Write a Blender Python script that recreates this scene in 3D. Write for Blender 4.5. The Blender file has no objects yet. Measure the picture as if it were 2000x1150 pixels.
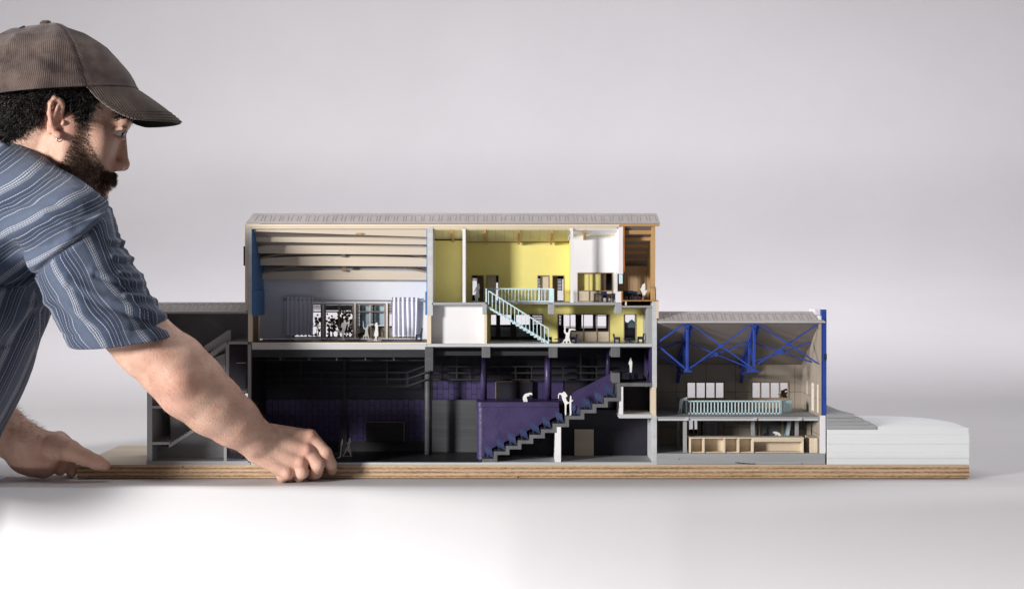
import bpy, bmesh, math, random
import numpy as np
from mathutils import Vector, Matrix

random.seed(7)
rng = np.random.default_rng(7)
SC = bpy.context.scene
COL = SC.collection
U = 0.00075            # metres per unit (one unit = one pixel of the photo on the plane of the cut face)
D = 2930.0             # camera distance from the cut face, in units
HY = 520.0             # photo row of the horizon
ZB = 935.0             # photo row of the table top on the plane of the cut face

# ------------------------------------------------------------------ camera
cam_d = bpy.data.cameras.new('camera')
cam = bpy.data.objects.new('camera', cam_d)
COL.objects.link(cam)
cam.location = (0, -D * U, (ZB - HY) * U)
cam.rotation_euler = (math.pi / 2, 0, 0)
cam_d.sensor_width = 36.0
cam_d.sensor_fit = 'HORIZONTAL'
cam_d.lens = 36.0 * D / 2000.0
cam_d.shift_y = -(575.0 - HY) / 2000.0
cam_d.clip_start = 0.05
cam_d.clip_end = 60.0
SC.camera = cam

# ------------------------------------------------------------------ world, lamps, exposure
world = bpy.data.worlds.new('World')
SC.world = world
world.use_nodes = True
bg = world.node_tree.nodes['Background']
bg.inputs[0].default_value = (0.93, 0.92, 1.0, 1)
bg.inputs[1].default_value = 0.14

def area(name, loc, target, size, size_y, power, color=(1, 1, 1), spread=180):
    l = bpy.data.lights.new(name, 'AREA')
    l.shape = 'RECTANGLE'
    l.size, l.size_y = size, size_y
    l.energy = power
    l.color = color
    l.spread = math.radians(spread)
    o = bpy.data.objects.new(name, l)
    COL.objects.link(o)
    o.location = loc
    o.rotation_euler = (Vector(target) - Vector(loc)).to_track_quat('-Z', 'Y').to_euler()
    o.visible_camera = True
    return o

# key softbox: low, camera left, raking into the rooms
area('key_softbox', (-4000 * U, -3300 * U, 1020 * U), (-100 * U, 0, 300 * U), 0.52, 0.60, 212, (1.0, 0.975, 0.95))
# large soft overhead bank above the table
area('overhead_softbox', (0.3, 0.65, 2.3), (0.3, 0.6, 0), 4.2, 1.3, 38, (1.0, 0.98, 0.98), 150)
# unseen fill lamps added below the table top to brighten only the hanging paper
area('added_low_fill', (-0.62, -900 * U, -420 * U), (-0.62, -120 * U, -430 * U), 1.3, 0.12, 1.9, (1, 1, 1), 66)
area('added_low_fill', (0.85, -900 * U, -420 * U), (0.85, -120 * U, -430 * U), 1.5, 0.12, 1.3, (1, 1, 1), 66)
# lamp washing the backdrop from above and behind the model
area('backdrop_softbox', (0.5, 1.8, 1.44), (0.4, 3.35, 0.05), 4.6, 0.5, 33.5, (0.99, 0.955, 1.0), 150)

SC.view_settings.view_transform = 'Standard'
SC.view_settings.look = 'None'
SC.view_settings.exposure = 0.0
SC.view_settings.gamma = 1.0
SC.view_settings.use_curve_mapping = False
SC.render.engine = 'CYCLES'
SC.cycles.max_bounces = 8
SC.cycles.diffuse_bounces = 4
SC.cycles.caustics_reflective = False
SC.cycles.caustics_refractive = False
SC.cycles.use_denoising = True

# ------------------------------------------------------------------ materials
MATS = {}

def _nodes(name):
    m = bpy.data.materials.new(name)
    m.use_nodes = True
    nt = m.node_tree
    return m, nt, nt.nodes['Principled BSDF']

def mat(name, col, rough=0.65, var=0.10, scale=40.0, stretch=(1, 1, 1), bump=0.12, bscale=900.0, spec=0.3,
        metallic=0.0, speck=0.0, speck_col=(0.02, 0.02, 0.02), wear=0.0):
    """painted card / wood: colour mottled by stretched noise, fine bump, optional specks and pale scuffs"""
    m, nt, p = _nodes(name)
    N = nt.nodes.new
    L = nt.links.new
    tc = N('ShaderNodeTexCoord')
    mp = N('ShaderNodeMapping')
    mp.inputs['Scale'].default_value = stretch
    L(tc.outputs['Object'], mp.inputs['Vector'])
    n1 = N('ShaderNodeTexNoise')
    n1.inputs['Scale'].default_value = scale
    n1.inputs['Detail'].default_value = 6
    n1.inputs['Roughness'].default_value = 0.62
    L(mp.outputs[0], n1.inputs['Vector'])
    cr = N('ShaderNodeValToRGB')
    c = np.array(col)
    lo = np.clip(c * (1 - var * 1.6), 0, 1)
    hi = np.clip(c * (1 + var), 0, 0.95)
    cr.color_ramp.elements[0].position = 0.30
    cr.color_ramp.elements[1].position = 0.70
    cr.color_ramp.elements[0].color = (*lo, 1)
    cr.color_ramp.elements[1].color = (*hi, 1)
    L(n1.outputs['Fac'], cr.inputs['Fac'])
    out = cr.outputs[0]
    if speck:
        n3 = N('ShaderNodeTexNoise')
        n3.inputs['Scale'].default_value = 420
        n3.inputs['Detail'].default_value = 2
        L(tc.outputs['Object'], n3.inputs['Vector'])
        r3 = N('ShaderNodeValToRGB')
        r3.color_ramp.elements[0].position = 0.70
        r3.color_ramp.elements[1].position = 0.76
        r3.color_ramp.elements[0].color = (0, 0, 0, 1)
        r3.color_ramp.elements[1].color = (speck, speck, speck, 1)
        L(n3.outputs['Fac'], r3.inputs['Fac'])
        mx = N('ShaderNodeMixRGB')
        L(r3.outputs[0], mx.inputs[0])
        L(out, mx.inputs[1])
        mx.inputs[2].default_value = (*speck_col, 1)
        out = mx.outputs[0]
    L(out, p.inputs['Base Color'])
    p.inputs['Roughness'].default_value = rough
    p.inputs['Specular IOR Level'].default_value = spec
    p.inputs['Metallic'].default_value = metallic
    if bump:
        n2 = N('ShaderNodeTexNoise')
        n2.inputs['Scale'].default_value = bscale
        n2.inputs['Detail'].default_value = 3
        mp2 = N('ShaderNodeMapping')
        st = [max(0.12, s) if s < 1 else s for s in stretch]
        mp2.inputs['Scale'].default_value = st
        L(tc.outputs['Object'], mp2.inputs['Vector'])
        L(mp2.outputs[0], n2.inputs['Vector'])
        b = N('ShaderNodeBump')
        b.inputs['Strength'].default_value = bump
        b.inputs['Distance'].default_value = 0.0012
        L(n2.outputs['Fac'], b.inputs['Height'])
        L(b.outputs[0], p.inputs['Normal'])
    MATS[name] = m
    return m

GRAIN_X = (0.08, 1, 1.6)
GRAIN_Z = (1.6, 1, 0.08)
mat('grey_paint', (0.36, 0.365, 0.375), 0.55, 0.10, 60, GRAIN_X, 0.25, 500, speck=0.35)
mat('grey_paint_upright', (0.36, 0.365, 0.375), 0.55, 0.12, 60, GRAIN_Z, 0.3, 500, speck=0.3)
mat('pale_grey_paint', (0.55, 0.555, 0.57), 0.55, 0.08, 60, GRAIN_X, 0.25, 500, speck=0.3)
mat('dark_grey_paint', (0.085, 0.087, 0.092), 0.5, 0.16, 50, GRAIN_X, 0.3, 500, speck=0.2, speck_col=(0.2, 0.2, 0.2))
mat('mid_grey_paint', (0.135, 0.137, 0.142), 0.5, 0.14, 60, GRAIN_Z, 0.3, 500, speck=0.3)
mat('roof_score', (0.27, 0.24, 0.235), 0.7, 0.1, 40)
mat('charcoal_card', (0.19, 0.19, 0.195), 0.6, 0.12, 14, (1, 1, 1), 0.15, 700)
mat('white_card', (0.80, 0.79, 0.80), 0.6, 0.03, 10, (1, 1, 1), 0.06, 900)
mat('white_wall', (0.74, 0.75, 0.80), 0.6, 0.03, 10, (1, 1, 1), 0.06, 900)
mat('cream_wood', (0.74, 0.64, 0.50), 0.55, 0.09, 26, GRAIN_X, 0.2, 300)
mat('cream_wood_upright', (0.74, 0.62, 0.47), 0.55, 0.10, 26, GRAIN_Z, 0.2, 300)
mat('beam_wood', (0.66, 0.57, 0.46), 0.55, 0.08, 22, GRAIN_X, 0.2, 300)
mat('pale_ply', (0.70, 0.59, 0.45), 0.55, 0.10, 24, GRAIN_X, 0.2, 300, speck=0.3, speck_col=(0.3, 0.18, 0.09))
mat('frame_wood', (0.31, 0.225, 0.155), 0.6, 0.12, 40, GRAIN_X, 0.15, 400)
mat('brown_wood', (0.50, 0.29, 0.12), 0.5, 0.18, 30, GRAIN_X, 0.25, 300)
mat('brown_wood_upright', (0.56, 0.35, 0.16), 0.5, 0.16, 30, GRAIN_Z, 0.25, 300)
mat('dark_brown_card', (0.16, 0.11, 0.075), 0.6, 0.12, 20)
mat('slat_wood', (0.68, 0.49, 0.29), 0.5, 0.12, 30, GRAIN_Z, 0.2, 300)
mat('wood_knot', (0.45, 0.27, 0.15), 0.6, 0.3, 200)
mat('orange_edge', (0.45, 0.15, 0.04), 0.6, 0.25, 40)
mat('yellow_card', (0.81, 0.72, 0.25), 0.6, 0.05, 14, (1, 1, 1), 0.05, 900)
mat('pale_yellow_card', (0.72, 0.66, 0.36), 0.6, 0.03, 8, (1, 1, 1), 0.05, 900)
mat('blue_wall_paint', (0.085, 0.20, 0.42), 0.5, 0.08, 18, (1, 1, 1), 0.2, 500)
mat('purple_paint', (0.055, 0.040, 0.115), 0.38, 0.14, 30, (1, 1, 1), 0.28, 260, spec=0.45)
mat('black_paint', (0.016, 0.014, 0.024), 0.55, 0.2, 30, (1, 1, 1), 0.25, 500, spec=0.35)
mat('black_floor', (0.022, 0.022, 0.024), 0.45, 0.3, 60, (1, 1, 1), 0.4, 500, speck=0.3, speck_col=(0.12, 0.12, 0.12), spec=0.4)
mat('soft_black', (0.028, 0.028, 0.031), 0.55, 0.2, 30, GRAIN_X, 0.25, 500)
mat('cobalt_paint', (0.030, 0.070, 0.36), 0.4, 0.14, 30, (1, 1, 1), 0.35, 300, spec=0.4)
mat('pale_blue_paint', (0.62, 0.79, 0.83), 0.45, 0.06, 40, (1, 1, 1), 0.2, 300)
mat('sky_blue_card', (0.48, 0.68, 0.78), 0.6, 0.04, 20)
mat('seat_paint', (0.038, 0.052, 0.130), 0.6, 0.2, 60, (1, 1, 1), 0.3, 300, spec=0.25)
mat('navy_paint', (0.026, 0.031, 0.066), 0.6, 0.2, 60, (1, 1, 1), 0.3, 300, spec=0.25)
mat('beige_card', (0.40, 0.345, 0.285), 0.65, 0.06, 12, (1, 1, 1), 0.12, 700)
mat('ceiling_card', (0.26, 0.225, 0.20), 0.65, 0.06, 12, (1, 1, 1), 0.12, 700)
mat('figure_paper', (0.84, 0.83, 0.80), 0.6, 0.02, 20)
mat('tree_card', (0.13, 0.074, 0.04), 0.6, 0.2, 60)
mat('curtain_cloth', (0.72, 0.72, 0.80), 0.8, 0.04, 30, (1, 1, 0.2), 0.1, 900)
mat('silver_metal', (0.75, 0.75, 0.76), 0.22, 0.02, 20, metallic=1.0, bump=0)
mat('foam_board', (0.79, 0.81, 0.815), 0.6, 0.03, 20, GRAIN_X, 0.3, 260, speck=0.15, speck_col=(0.4, 0.4, 0.4))
mat('paper_sheet', (0.60, 0.588, 0.60), 0.7, 0.02, 2, (1, 1, 1), 0.03, 400)
mat('ply_veneer', (0.56, 0.47, 0.37), 0.6, 0.14, 20, GRAIN_X, 0.25, 300, speck=0.2, speck_col=(0.2, 0.12, 0.07))
mat('roof_card', (0.40, 0.365, 0.36), 0.6, 0.08, 25, (1, 1, 1), 0.2, 500)

def roof_material():
    """corrugated card: the scored rectangles of the model's roof strip"""
    pass

def ply_edge_material():
    m, nt, p = _nodes('ply_edge')
    N = nt.nodes.new
    L = nt.links.new
    tc = N('ShaderNodeTexCoord')
    mp = N('ShaderNodeMapping')
    mp.inputs['Scale'].default_value = (5, 1, 120)
    L(tc.outputs['Object'], mp.inputs['Vector'])
    n1 = N('ShaderNodeTexNoise')
    n1.inputs['Scale'].default_value = 1.6
    n1.inputs['Detail'].default_value = 5
    n1.inputs['Roughness'].default_value = 0.6
    L(mp.outputs[0], n1.inputs['Vector'])
    mp2 = N('ShaderNodeMapping')
    mp2.inputs['Scale'].default_value = (55, 55, 330)
    L(tc.outputs['Object'], mp2.inputs['Vector'])
    n2 = N('ShaderNodeTexNoise')
    n2.inputs['Scale'].default_value = 3
    n2.inputs['Detail'].default_value = 6
    L(mp2.outputs[0], n2.inputs['Vector'])
    # plies: regular bands wobbling a little
    sx = N('ShaderNodeSeparateXYZ')
    L(tc.outputs['Object'], sx.inputs[0])
    ad = N('ShaderNodeMath'); ad.operation = 'MULTIPLY'; ad.inputs[1].default_value = 2 * math.pi / 0.0058
    L(sx.outputs[2], ad.inputs[0])
    ad2 = N('ShaderNodeMath'); ad2.operation = 'MULTIPLY_ADD'; ad2.inputs[1].default_value = 0.9
    L(n1.outputs['Fac'], ad2.inputs[0]); L(ad.outputs[0], ad2.inputs[2])
    sn = N('ShaderNodeMath'); sn.operation = 'SINE'
    L(ad2.outputs[0], sn.inputs[0])
    mr = N('ShaderNodeMath'); mr.operation = 'MULTIPLY_ADD'; mr.inputs[1].default_value = 0.20; mr.inputs[2].default_value = 0.0
    L(sn.outputs[0], mr.inputs[0])
    mm = N('ShaderNodeMath'); mm.operation = 'ADD'
    L(mr.outputs[0], mm.inputs[0])
    mz = N('ShaderNodeMath'); mz.operation = 'MULTIPLY_ADD'; mz.inputs[1].default_value = 0.8; mz.inputs[2].default_value = -0.40
    L(n1.outputs['Fac'], mz.inputs[0])
    my = N('ShaderNodeMath'); my.operation = 'ADD'; L(mz.outputs[0], my.inputs[0]); L(n2.outputs['Fac'], my.inputs[1]); L(my.outputs[0], mm.inputs[1])
    cr = N('ShaderNodeValToRGB')
    e = cr.color_ramp.elements
    e[0].position = 0.22; e[0].color = (0.21, 0.125, 0.07, 1)
    e[1].position = 0.80; e[1].color = (0.62, 0.45, 0.30, 1)
    x = e.new(0.5); x.color = (0.47, 0.31, 0.185, 1)
    L(mm.outputs[0], cr.inputs['Fac'])
    L(cr.outputs[0], p.inputs['Base Color'])
    p.inputs['Roughness'].default_value = 0.7
    b = N('ShaderNodeBump')
    b.inputs['Strength'].default_value = 0.5
    b.inputs['Distance'].default_value = 0.001
    L(mm.outputs[0], b.inputs['Height'])
    L(b.outputs[0], p.inputs['Normal'])
    MATS['ply_edge'] = m
ply_edge_material()

def brick_material(name, c1, mortar, bw, bh, rough=0.45, axis='XZ', off=0.5, msize=0.0006):
    """card scored with a grid of tiles"""
    m, nt, p = _nodes(name)
    N = nt.nodes.new
    L = nt.links.new
    tc = N('ShaderNodeTexCoord')
    sx = N('ShaderNodeSeparateXYZ')
    L(tc.outputs['Object'], sx.inputs[0])
    cx = N('ShaderNodeCombineXYZ')
    if axis == 'XZ':
        L(sx.outputs[0], cx.inputs[0]); L(sx.outputs[2], cx.inputs[1])
    elif axis == 'ZX':
        L(sx.outputs[2], cx.inputs[0]); L(sx.outputs[0], cx.inputs[1])
    elif axis == 'YZ':
        L(sx.outputs[1], cx.inputs[0]); L(sx.outputs[2], cx.inputs[1])
    else:
        L(sx.outputs[0], cx.inputs[0]); L(sx.outputs[1], cx.inputs[1])
    br = N('ShaderNodeTexBrick')
    br.offset = off
    br.inputs['Scale'].default_value = 1.0
    br.inputs['Mortar Size'].default_value = msize
    br.inputs['Brick Width'].default_value = bw
    br.inputs['Row Height'].default_value = bh
    br.inputs['Color1'].default_value = (*c1, 1)
    br.inputs['Color2'].default_value = (*[v * 0.93 for v in c1], 1)
    br.inputs['Mortar'].default_value = (*mortar, 1)
    L(cx.outputs[0], br.inputs['Vector'])
    n = N('ShaderNodeTexNoise')
    n.inputs['Scale'].default_value = 25
    n.inputs['Detail'].default_value = 5
    L(tc.outputs['Object'], n.inputs['Vector'])
    mx = N('ShaderNodeMixRGB'); mx.blend_type = 'MULTIPLY'; mx.inputs[0].default_value = 0.35
    L(br.outputs['Color'], mx.inputs[1]); L(n.outputs['Fac'], mx.inputs[2])
    g = N('ShaderNodeMixRGB'); g.blend_type = 'MULTIPLY'; g.inputs[0].default_value = 1; g.inputs[2].default_value = (1.18, 1.18, 1.18, 1)
    L(mx.outputs[0], g.inputs[1])
    L(g.outputs[0], p.inputs['Base Color'])
    p.inputs['Roughness'].default_value = rough
    p.inputs['Specular IOR Level'].default_value = 0.35
    b = N('ShaderNodeBump'); b.inputs['Strength'].default_value = 0.4; b.inputs['Distance'].default_value = 0.0006
    b.invert = True
    L(br.outputs['Fac'], b.inputs['Height'])
    L(b.outputs[0], p.inputs['Normal'])
    MATS[name] = m
brick_material('purple_tiles', (0.066, 0.050, 0.142), (0.022, 0.017, 0.05), 0.017, 0.0088, 0.45, 'ZX')
brick_material('beige_panels', (0.40, 0.345, 0.285), (0.20, 0.165, 0.13), 0.046, 0.052, 0.65, 'XZ', 0.0, 0.0005)
brick_material('beige_side_panels', (0.40, 0.345, 0.285), (0.20, 0.165, 0.13), 0.046, 0.052, 0.65, 'YZ', 0.0, 0.0005)
brick_material('yellow_boards', (0.70, 0.64, 0.33), (0.52, 0.47, 0.22), 0.013, 0.2, 0.6, 'XZ', 0.0, 0.0004)

# ------------------------------------------------------------------ geometry helpers (everything in photo units)
def W(px, py, d):
    f = 1.0 + d / D
    return ((px - 1000.0) * f, d, (ZB - HY) + (HY - py) * f)

WL = {}     # world location (units) of every object's origin

class MB:
    def __init__(s):
        s.v, s.f, s.sm = [], [], []

    def add(s, vs, fs):
        o = len(s.v)
        s.v += [tuple(map(float, q)) for q in vs]
        s.f += [tuple(o + i for i in q) for q in fs]
        return s

    BOXF = ((0, 1, 2, 3), (7, 6, 5, 4), (0, 4, 5, 1), (1, 5, 6, 2), (2, 6, 7, 3), (3, 7, 4, 0))

    def box(s, x0, x1, y0, y1, z0, z1):
        return s.add([(x0, y0, z0), (x1, y0, z0), (x1, y0, z1), (x0, y0, z1),
                      (x0, y1, z0), (x1, y1, z0), (x1, y1, z1), (x0, y1, z1)], s.BOXF)

    def pb(s, px0, px1, py0, py1, d0, d1):
        """box whose front face at depth d0 covers the photo rectangle, running back to d1"""
        x0, _, z1 = W(px0, py0, d0)
        x1, _, z0 = W(px1, py1, d0)
        return s.box(x0, x1, d0, d1, z0, z1)

    def prism(s, poly, d0, d1):
        """photo polygon at depth d0 pushed straight back to d1"""
        P = [W(x, y, d0) for x, y in poly]
        n = len(P)
        vs = P + [(p[0], d1, p[2]) for p in P]
        fs = [tuple(range(n)), tuple(range(2 * n - 1, n - 1, -1))]
        fs += [(i, i + n, (i + 1) % n + n, (i + 1) % n) for i in range(n)]
        return s.add(vs, fs)

    def hexa(s, front, back):
        """front and back quads (4 points each, same order)"""
        return s.add(list(front) + list(back), s.BOXF)

    def bar(s, p, q, w, h=None, up=(0, 0, 1)):
        h = h or w
        p, q = Vector(p), Vector(q)
        a = (q - p).normalized()
        u = Vector(up)
        if abs(a.dot(u)) > 0.95:
            u = Vector((0, 1, 0))
        r = a.cross(u).normalized()
        t = r.cross(a).normalized()
        r *= w / 2
        t *= h / 2
        c = [(-1, -1), (1, -1), (1, 1), (-1, 1)]
        return s.hexa([p + r * i + t * j for i, j in c], [q + r * i + t * j for i, j in c])

    def tube(s, pts, r, n=8, caps=True):
        pts = [Vector(p) for p in pts]
        rr = r if isinstance(r, (list, tuple)) else [r] * len(pts)
        vs, fs = [], []
        for i, p in enumerate(pts):
            a = (pts[min(i + 1, len(pts) - 1)] - pts[max(i - 1, 0)]).normalized()
            u = Vector((0, 0, 1)) if abs(a.z) < 0.9 else Vector((1, 0, 0))
            x = a.cross(u).normalized()
            y = x.cross(a)
            for k in range(n):
                t = 2 * math.pi * k / n
                vs.append(p + (x * math.cos(t) + y * math.sin(t)) * rr[i])
        for i in range(len(pts) - 1):
            for k in range(n):
                fs.append((i * n + k, i * n + (k + 1) % n, (i + 1) * n + (k + 1) % n, (i + 1) * n + k))
        if caps:
            fs.append(tuple(range(n))[::-1])
            fs.append(tuple((len(pts) - 1) * n + k for k in range(n)))
        return s.add(vs, fs)

    def wall(s, px0, px1, py0, py1, d0, d1, holes=()):
        """upright sheet with rectangular openings (photo rectangles at depth d0)"""
        X = sorted({px0, px1} | {min(max(v, px0), px1) for h in holes for v in h[:2]})
        Y = sorted({py0, py1} | {min(max(v, py0), py1) for h in holes for v in h[2:]})
        nx, ny = len(X) - 1, len(Y) - 1

        def solid(i, j):
            if not (0 <= i < nx and 0 <= j < ny):
                return False
            cx, cy = (X[i] + X[i + 1]) / 2, (Y[j] + Y[j + 1]) / 2
            return not any(h[0] < cx < h[1] and h[2] < cy < h[3] for h in holes)
        for i in range(nx):
            for j in range(ny):
                if not solid(i, j):
                    continue
                x0, _, z1 = W(X[i], Y[j], d0)
                x1, _, z0 = W(X[i + 1], Y[j + 1], d0)
                s.add([(x0, d0, z0), (x1, d0, z0), (x1, d0, z1), (x0, d0, z1)], [(0, 1, 2, 3)])
                s.add([(x0, d1, z0), (x1, d1, z0), (x1, d1, z1), (x0, d1, z1)], [(3, 2, 1, 0)])
                for (di, dj, a, b) in ((-1, 0, (x0, z1), (x0, z0)), (1, 0, (x1, z0), (x1, z1)),
                                       (0, -1, (x1, z1), (x0, z1)), (0, 1, (x0, z0), (x1, z0))):
                    if not solid(i + di, j + dj):
                        s.add([(a[0], d0, a[1]), (b[0], d0, b[1]), (b[0], d1, b[1]), (a[0], d1, a[1])], [(3, 2, 1, 0)])
        return s

    def frame(s, px0, px1, py0, py1, d0, d1, w):
        s.pb(px0, px0 + w, py0, py1, d0, d1)
        s.pb(px1 - w, px1, py0, py1, d0, d1)
        s.pb(px0 + w, px1 - w, py0, py0 + w, d0, d1)
        s.pb(px0 + w, px1 - w, py1 - w, py1, d0, d1)
        return s

    def build(s, name, material, parent=None, smooth=False, label=None, bevel=0.0, origin=None, recalc=True):
        V = np.array(s.v, dtype=float)
        if parent is None:
            if origin is None:
                lo, hi = V.min(0), V.max(0)
                origin = ((lo[0] + hi[0]) / 2, (lo[1] + hi[1]) / 2, lo[2])
            off = np.array(origin)
        else:
            off = np.array(WL[parent.name])
        me = bpy.data.meshes.new(name)
        me.from_pydata([tuple(r) for r in (V - off) * U], [], s.f)
        if recalc:
            bm = bmesh.new()
            bm.from_mesh(me)
            bmesh.ops.recalc_face_normals(bm, faces=bm.faces)
            bm.to_mesh(me)
            bm.free()
        o = bpy.data.objects.new(name, me)
        COL.objects.link(o)
        me.materials.append(MATS[material] if isinstance(material, str) else material)
        if smooth:
            me.polygons.foreach_set('use_smooth', [True] * len(me.polygons))
        if parent is None:
            o.location = off * U
            WL[o.name] = tuple(off)
        else:
            o.parent = parent
            WL[o.name] = tuple(off)
        if label:
            o['label'] = label
        if bevel:
            b = o.modifiers.new('edge_rounding', 'BEVEL')
            b.width = bevel * U
            b.segments = 2
            b.limit_method = 'ANGLE'
        return o

def tag(o, label, cat, group=None, kind=None):
    if label: o['label'] = label
    if cat: o['category'] = cat
    if group: o['group'] = group
    if kind: o['kind'] = kind
    return o

def thing(name, label, cat, loc, group=None):
    o = bpy.data.objects.new(name, None)
    o.empty_display_size = 0.02
    COL.objects.link(o)
    o.location = Vector(loc) * U
    WL[o.name] = tuple(loc)
    return tag(o, label, cat, group)

def one(m, name, material, label, cat, group=None, **k):
    return tag(m.build(name, material, **k), label, cat, group)

def dup(root, loc, rz=None):
    c = root.copy()
    COL.objects.link(c)
    c.location = Vector(loc) * U
    WL[c.name] = tuple(loc)
    if rz is not None:
        c.rotation_euler = (0, 0, rz)
    for ch in root.children:
        d = ch.copy(); COL.objects.link(d); d.parent = c
        for g in ch.children:
            e = g.copy(); COL.objects.link(e); e.parent = d
    return c
# ------------------------------------------------------------------ the paper sheet: table top, front drop, sweep, backdrop
def paper_sheet():
    xs = np.concatenate([np.linspace(-998, 1000, 90), np.linspace(1040, 7000, 30)])
    ex = [(-1000, -86), (-600, -92), (-300, -108), (0, -150), (300, -158), (600, -146), (1000, -128), (1800, -120), (3700, -120)]
    rx = [(-1000, 4), (-600, 8), (-300, 20), (0, 60), (400, 66), (900, 46), (1800, 30), (3700, 30)]
    rows = []
    for x in xs:
        e = np.interp(x, *zip(*ex)) 
        r = np.interp(x, *zip(*rx))
        pr = [(e, -1500.0), (e, -900), (e, -400), (e, -150.0), (e, -r)]
        for k in range(1, 9):
            t = k / 8 * math.pi / 2
            pr.append((e + r * (1 - math.cos(t)), -r + r * math.sin(t)))
        for y in (-60, -20, 40, 120, 220, 340, 470, 600, 800, 1000, 1200):
            pr.append((max(y, e + r + 4 + y * 0.001), 0.0))
        R = 900.0
        for k in range(1, 31):
            t = k / 30 * math.pi / 2
            pr.append((1200 + 3900 * math.sin(t), 1100 * (1 - math.cos(t))))
        for z in (1300, 1600, 2000, 2600, 3400, 4200):
            pr.append((1200 + 3900, z))
        row = []
        for (y, z) in pr:
            # beyond the table's left end the paper is wider, so it spreads out towards the backdrop
            w = 0.0
            if x < 0 and y > 60:
                w = min(1.0, (y - 60) / 900.0) * 5200 * ((-x) / 998.0) ** 2
            row.append((x - w, y, z + (0.5 * math.sin(x / 90 + y / 130) if abs(z) < 1 and 330 < y < 700 else 0)))
        rows.append(row)
    n = len(rows[0])
    m = MB()
    vs = [p for r in rows for p in r]
    fs = [(i * n + j, (i + 1) * n + j, (i + 1) * n + j + 1, i * n + j + 1) for i in range(len(rows) - 1) for j in range(n - 1)]
    m.add(vs, fs)
    o = m.build('backdrop', 'paper_sheet', smooth=True, origin=(0, 0, 0))
    o['kind'] = 'structure'
    m = MB(); m.box(-7200, 7200, -4600, 5400, -1520, -1500)
    o = m.build('floor', 'paper_sheet'); o['kind'] = 'structure'
paper_sheet()

# ------------------------------------------------------------------ plywood board
bz0, bz1 = 2.0, W(0, 907, 0)[2]
bx0, bx1 = W(150, 0, 0)[0], W(1893, 0, 0)[0]
board = thing('plywood_board', 'long plywood baseboard with striped ply edge under the whole model', 'board', ((bx0 + bx1) / 2, 160, 0.1))
for fx in (bx0 + 60, -150, 350, bx1 - 60):  # unseen pads, added to lift the board so a dark line shows below
    for fy in (50, 280):
        m = MB(); m.box(fx - 12, fx + 12, fy - 12, fy + 12, 0.1, bz0); m.build('added_pad', 'black_paint', board)
m = MB(); m.box(bx0, bx1, 0, 320, bz0, bz1 - 1.6)
m.build('plywood_core', 'ply_edge', board)
m = MB(); m.box(bx0 + 0.4, bx1 - 0.4, 0.4, 319.6, bz1 - 1.6, bz1)
m.build('top_veneer', 'ply_veneer', board)
m = MB()
for px, py, r in ((357, 911, 1.4), (987, 913, 1.3), (1012, 931, 1.6), (1315, 924, 0.9), (430, 930, 1.0), (760, 918, 0.9)):
    x, _, z = W(px, py, 0); m.box(x - r, x + r, -0.25, 0.3, z - r * .8, z + r * .8)
m.build('knot_hole', 'black_paint', board)

# ------------------------------------------------------------------ grey stair wing at the left
wing = thing('stair_wing', 'dark grey cutaway stair wing behind the forearm', 'model building', W(390, 907, 60))
Fd = 2.0
m = MB(); m.pb(287, 297, 612, 900, Fd, 150); m.build('outer_wall', 'grey_paint_upright', wing, bevel=.5)
m = MB(); m.pb(286, 489, 900, 907, Fd, 190); m.build('base_slab', 'grey_paint', wing, bevel=.5)
m = MB(); m.wall(290, 489, 606, 905, 150, 154, [(478, 484, 768, 776)]); m.build('rear_wall', 'charcoal_card', wing)
m = MB(); m.hexa([W(290, 611, Fd), W(482, 611, Fd), W(482, 608.5, Fd), W(290, 608.5, Fd)],
                 [(x, 45, z + 25) for x, _, z in (W(290, 611, Fd), W(482, 611, Fd), W(482, 608.5, Fd), W(290, 608.5, Fd))])
x0, x1 = W(287, 0, Fd)[0], W(483, 0, Fd)[0]
m2 = MB()
za = W(0, 611, Fd)[2]
m2.hexa([(x0, -2, za - 1), (x1, -2, za - 1), (x1, -2, za + 2.5), (x0, -2, za + 2.5)], [(x0, 40, za + 16), (x1, 40, za + 16), (x1, 40, za + 20), (x0, 40, za + 20)])
m2.hexa([(x0, 40, za + 16), (x1, 40, za + 16), (x1, 40, za + 20), (x0, 40, za + 20)], [(x0, 170, za - 12), (x1, 170, za - 12), (x1, 170, za - 8), (x0, 170, za - 8)])
roof1 = m2.build('roof', 'roof_card', wing)

def roof_tabs(parent, px0, px1, x0, x1, zlo, zhi, y0, y1, step, off=2.9):
    """upstanding score lines of the card roof strip: thin ridges outlining each sheet"""
    t = MB()
    x = x0 + 4
    dz = (zhi - zlo)
    i = 0
    while x < x1 - step * .5:
        w = step * (0.62 + 0.10 * random.random())
        a, b = 0.12 + .04 * random.random(), 0.72 + .05 * random.random()
        P = lambda u, v: (u, y0 + (y1 - y0) * v, zlo + dz * v + off)
        sk = random.uniform(-1.2, 1.2)
        for (p, q) in ((P(x, a), P(x + sk, b)), (P(x + w, a), P(x + w + sk, b)), (P(x + sk, b), P(x + w + sk, b))):
            t.bar(p, q, 0.7, 0.7)
        x += step * random.uniform(.95, 1.05)
    return t.build('score_lines', 'roof_score', parent)
roof_tabs(roof1, 0, 0, x0, x1, za + 1, za + 18.5, -2, 40, 14, 1.8)
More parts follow.
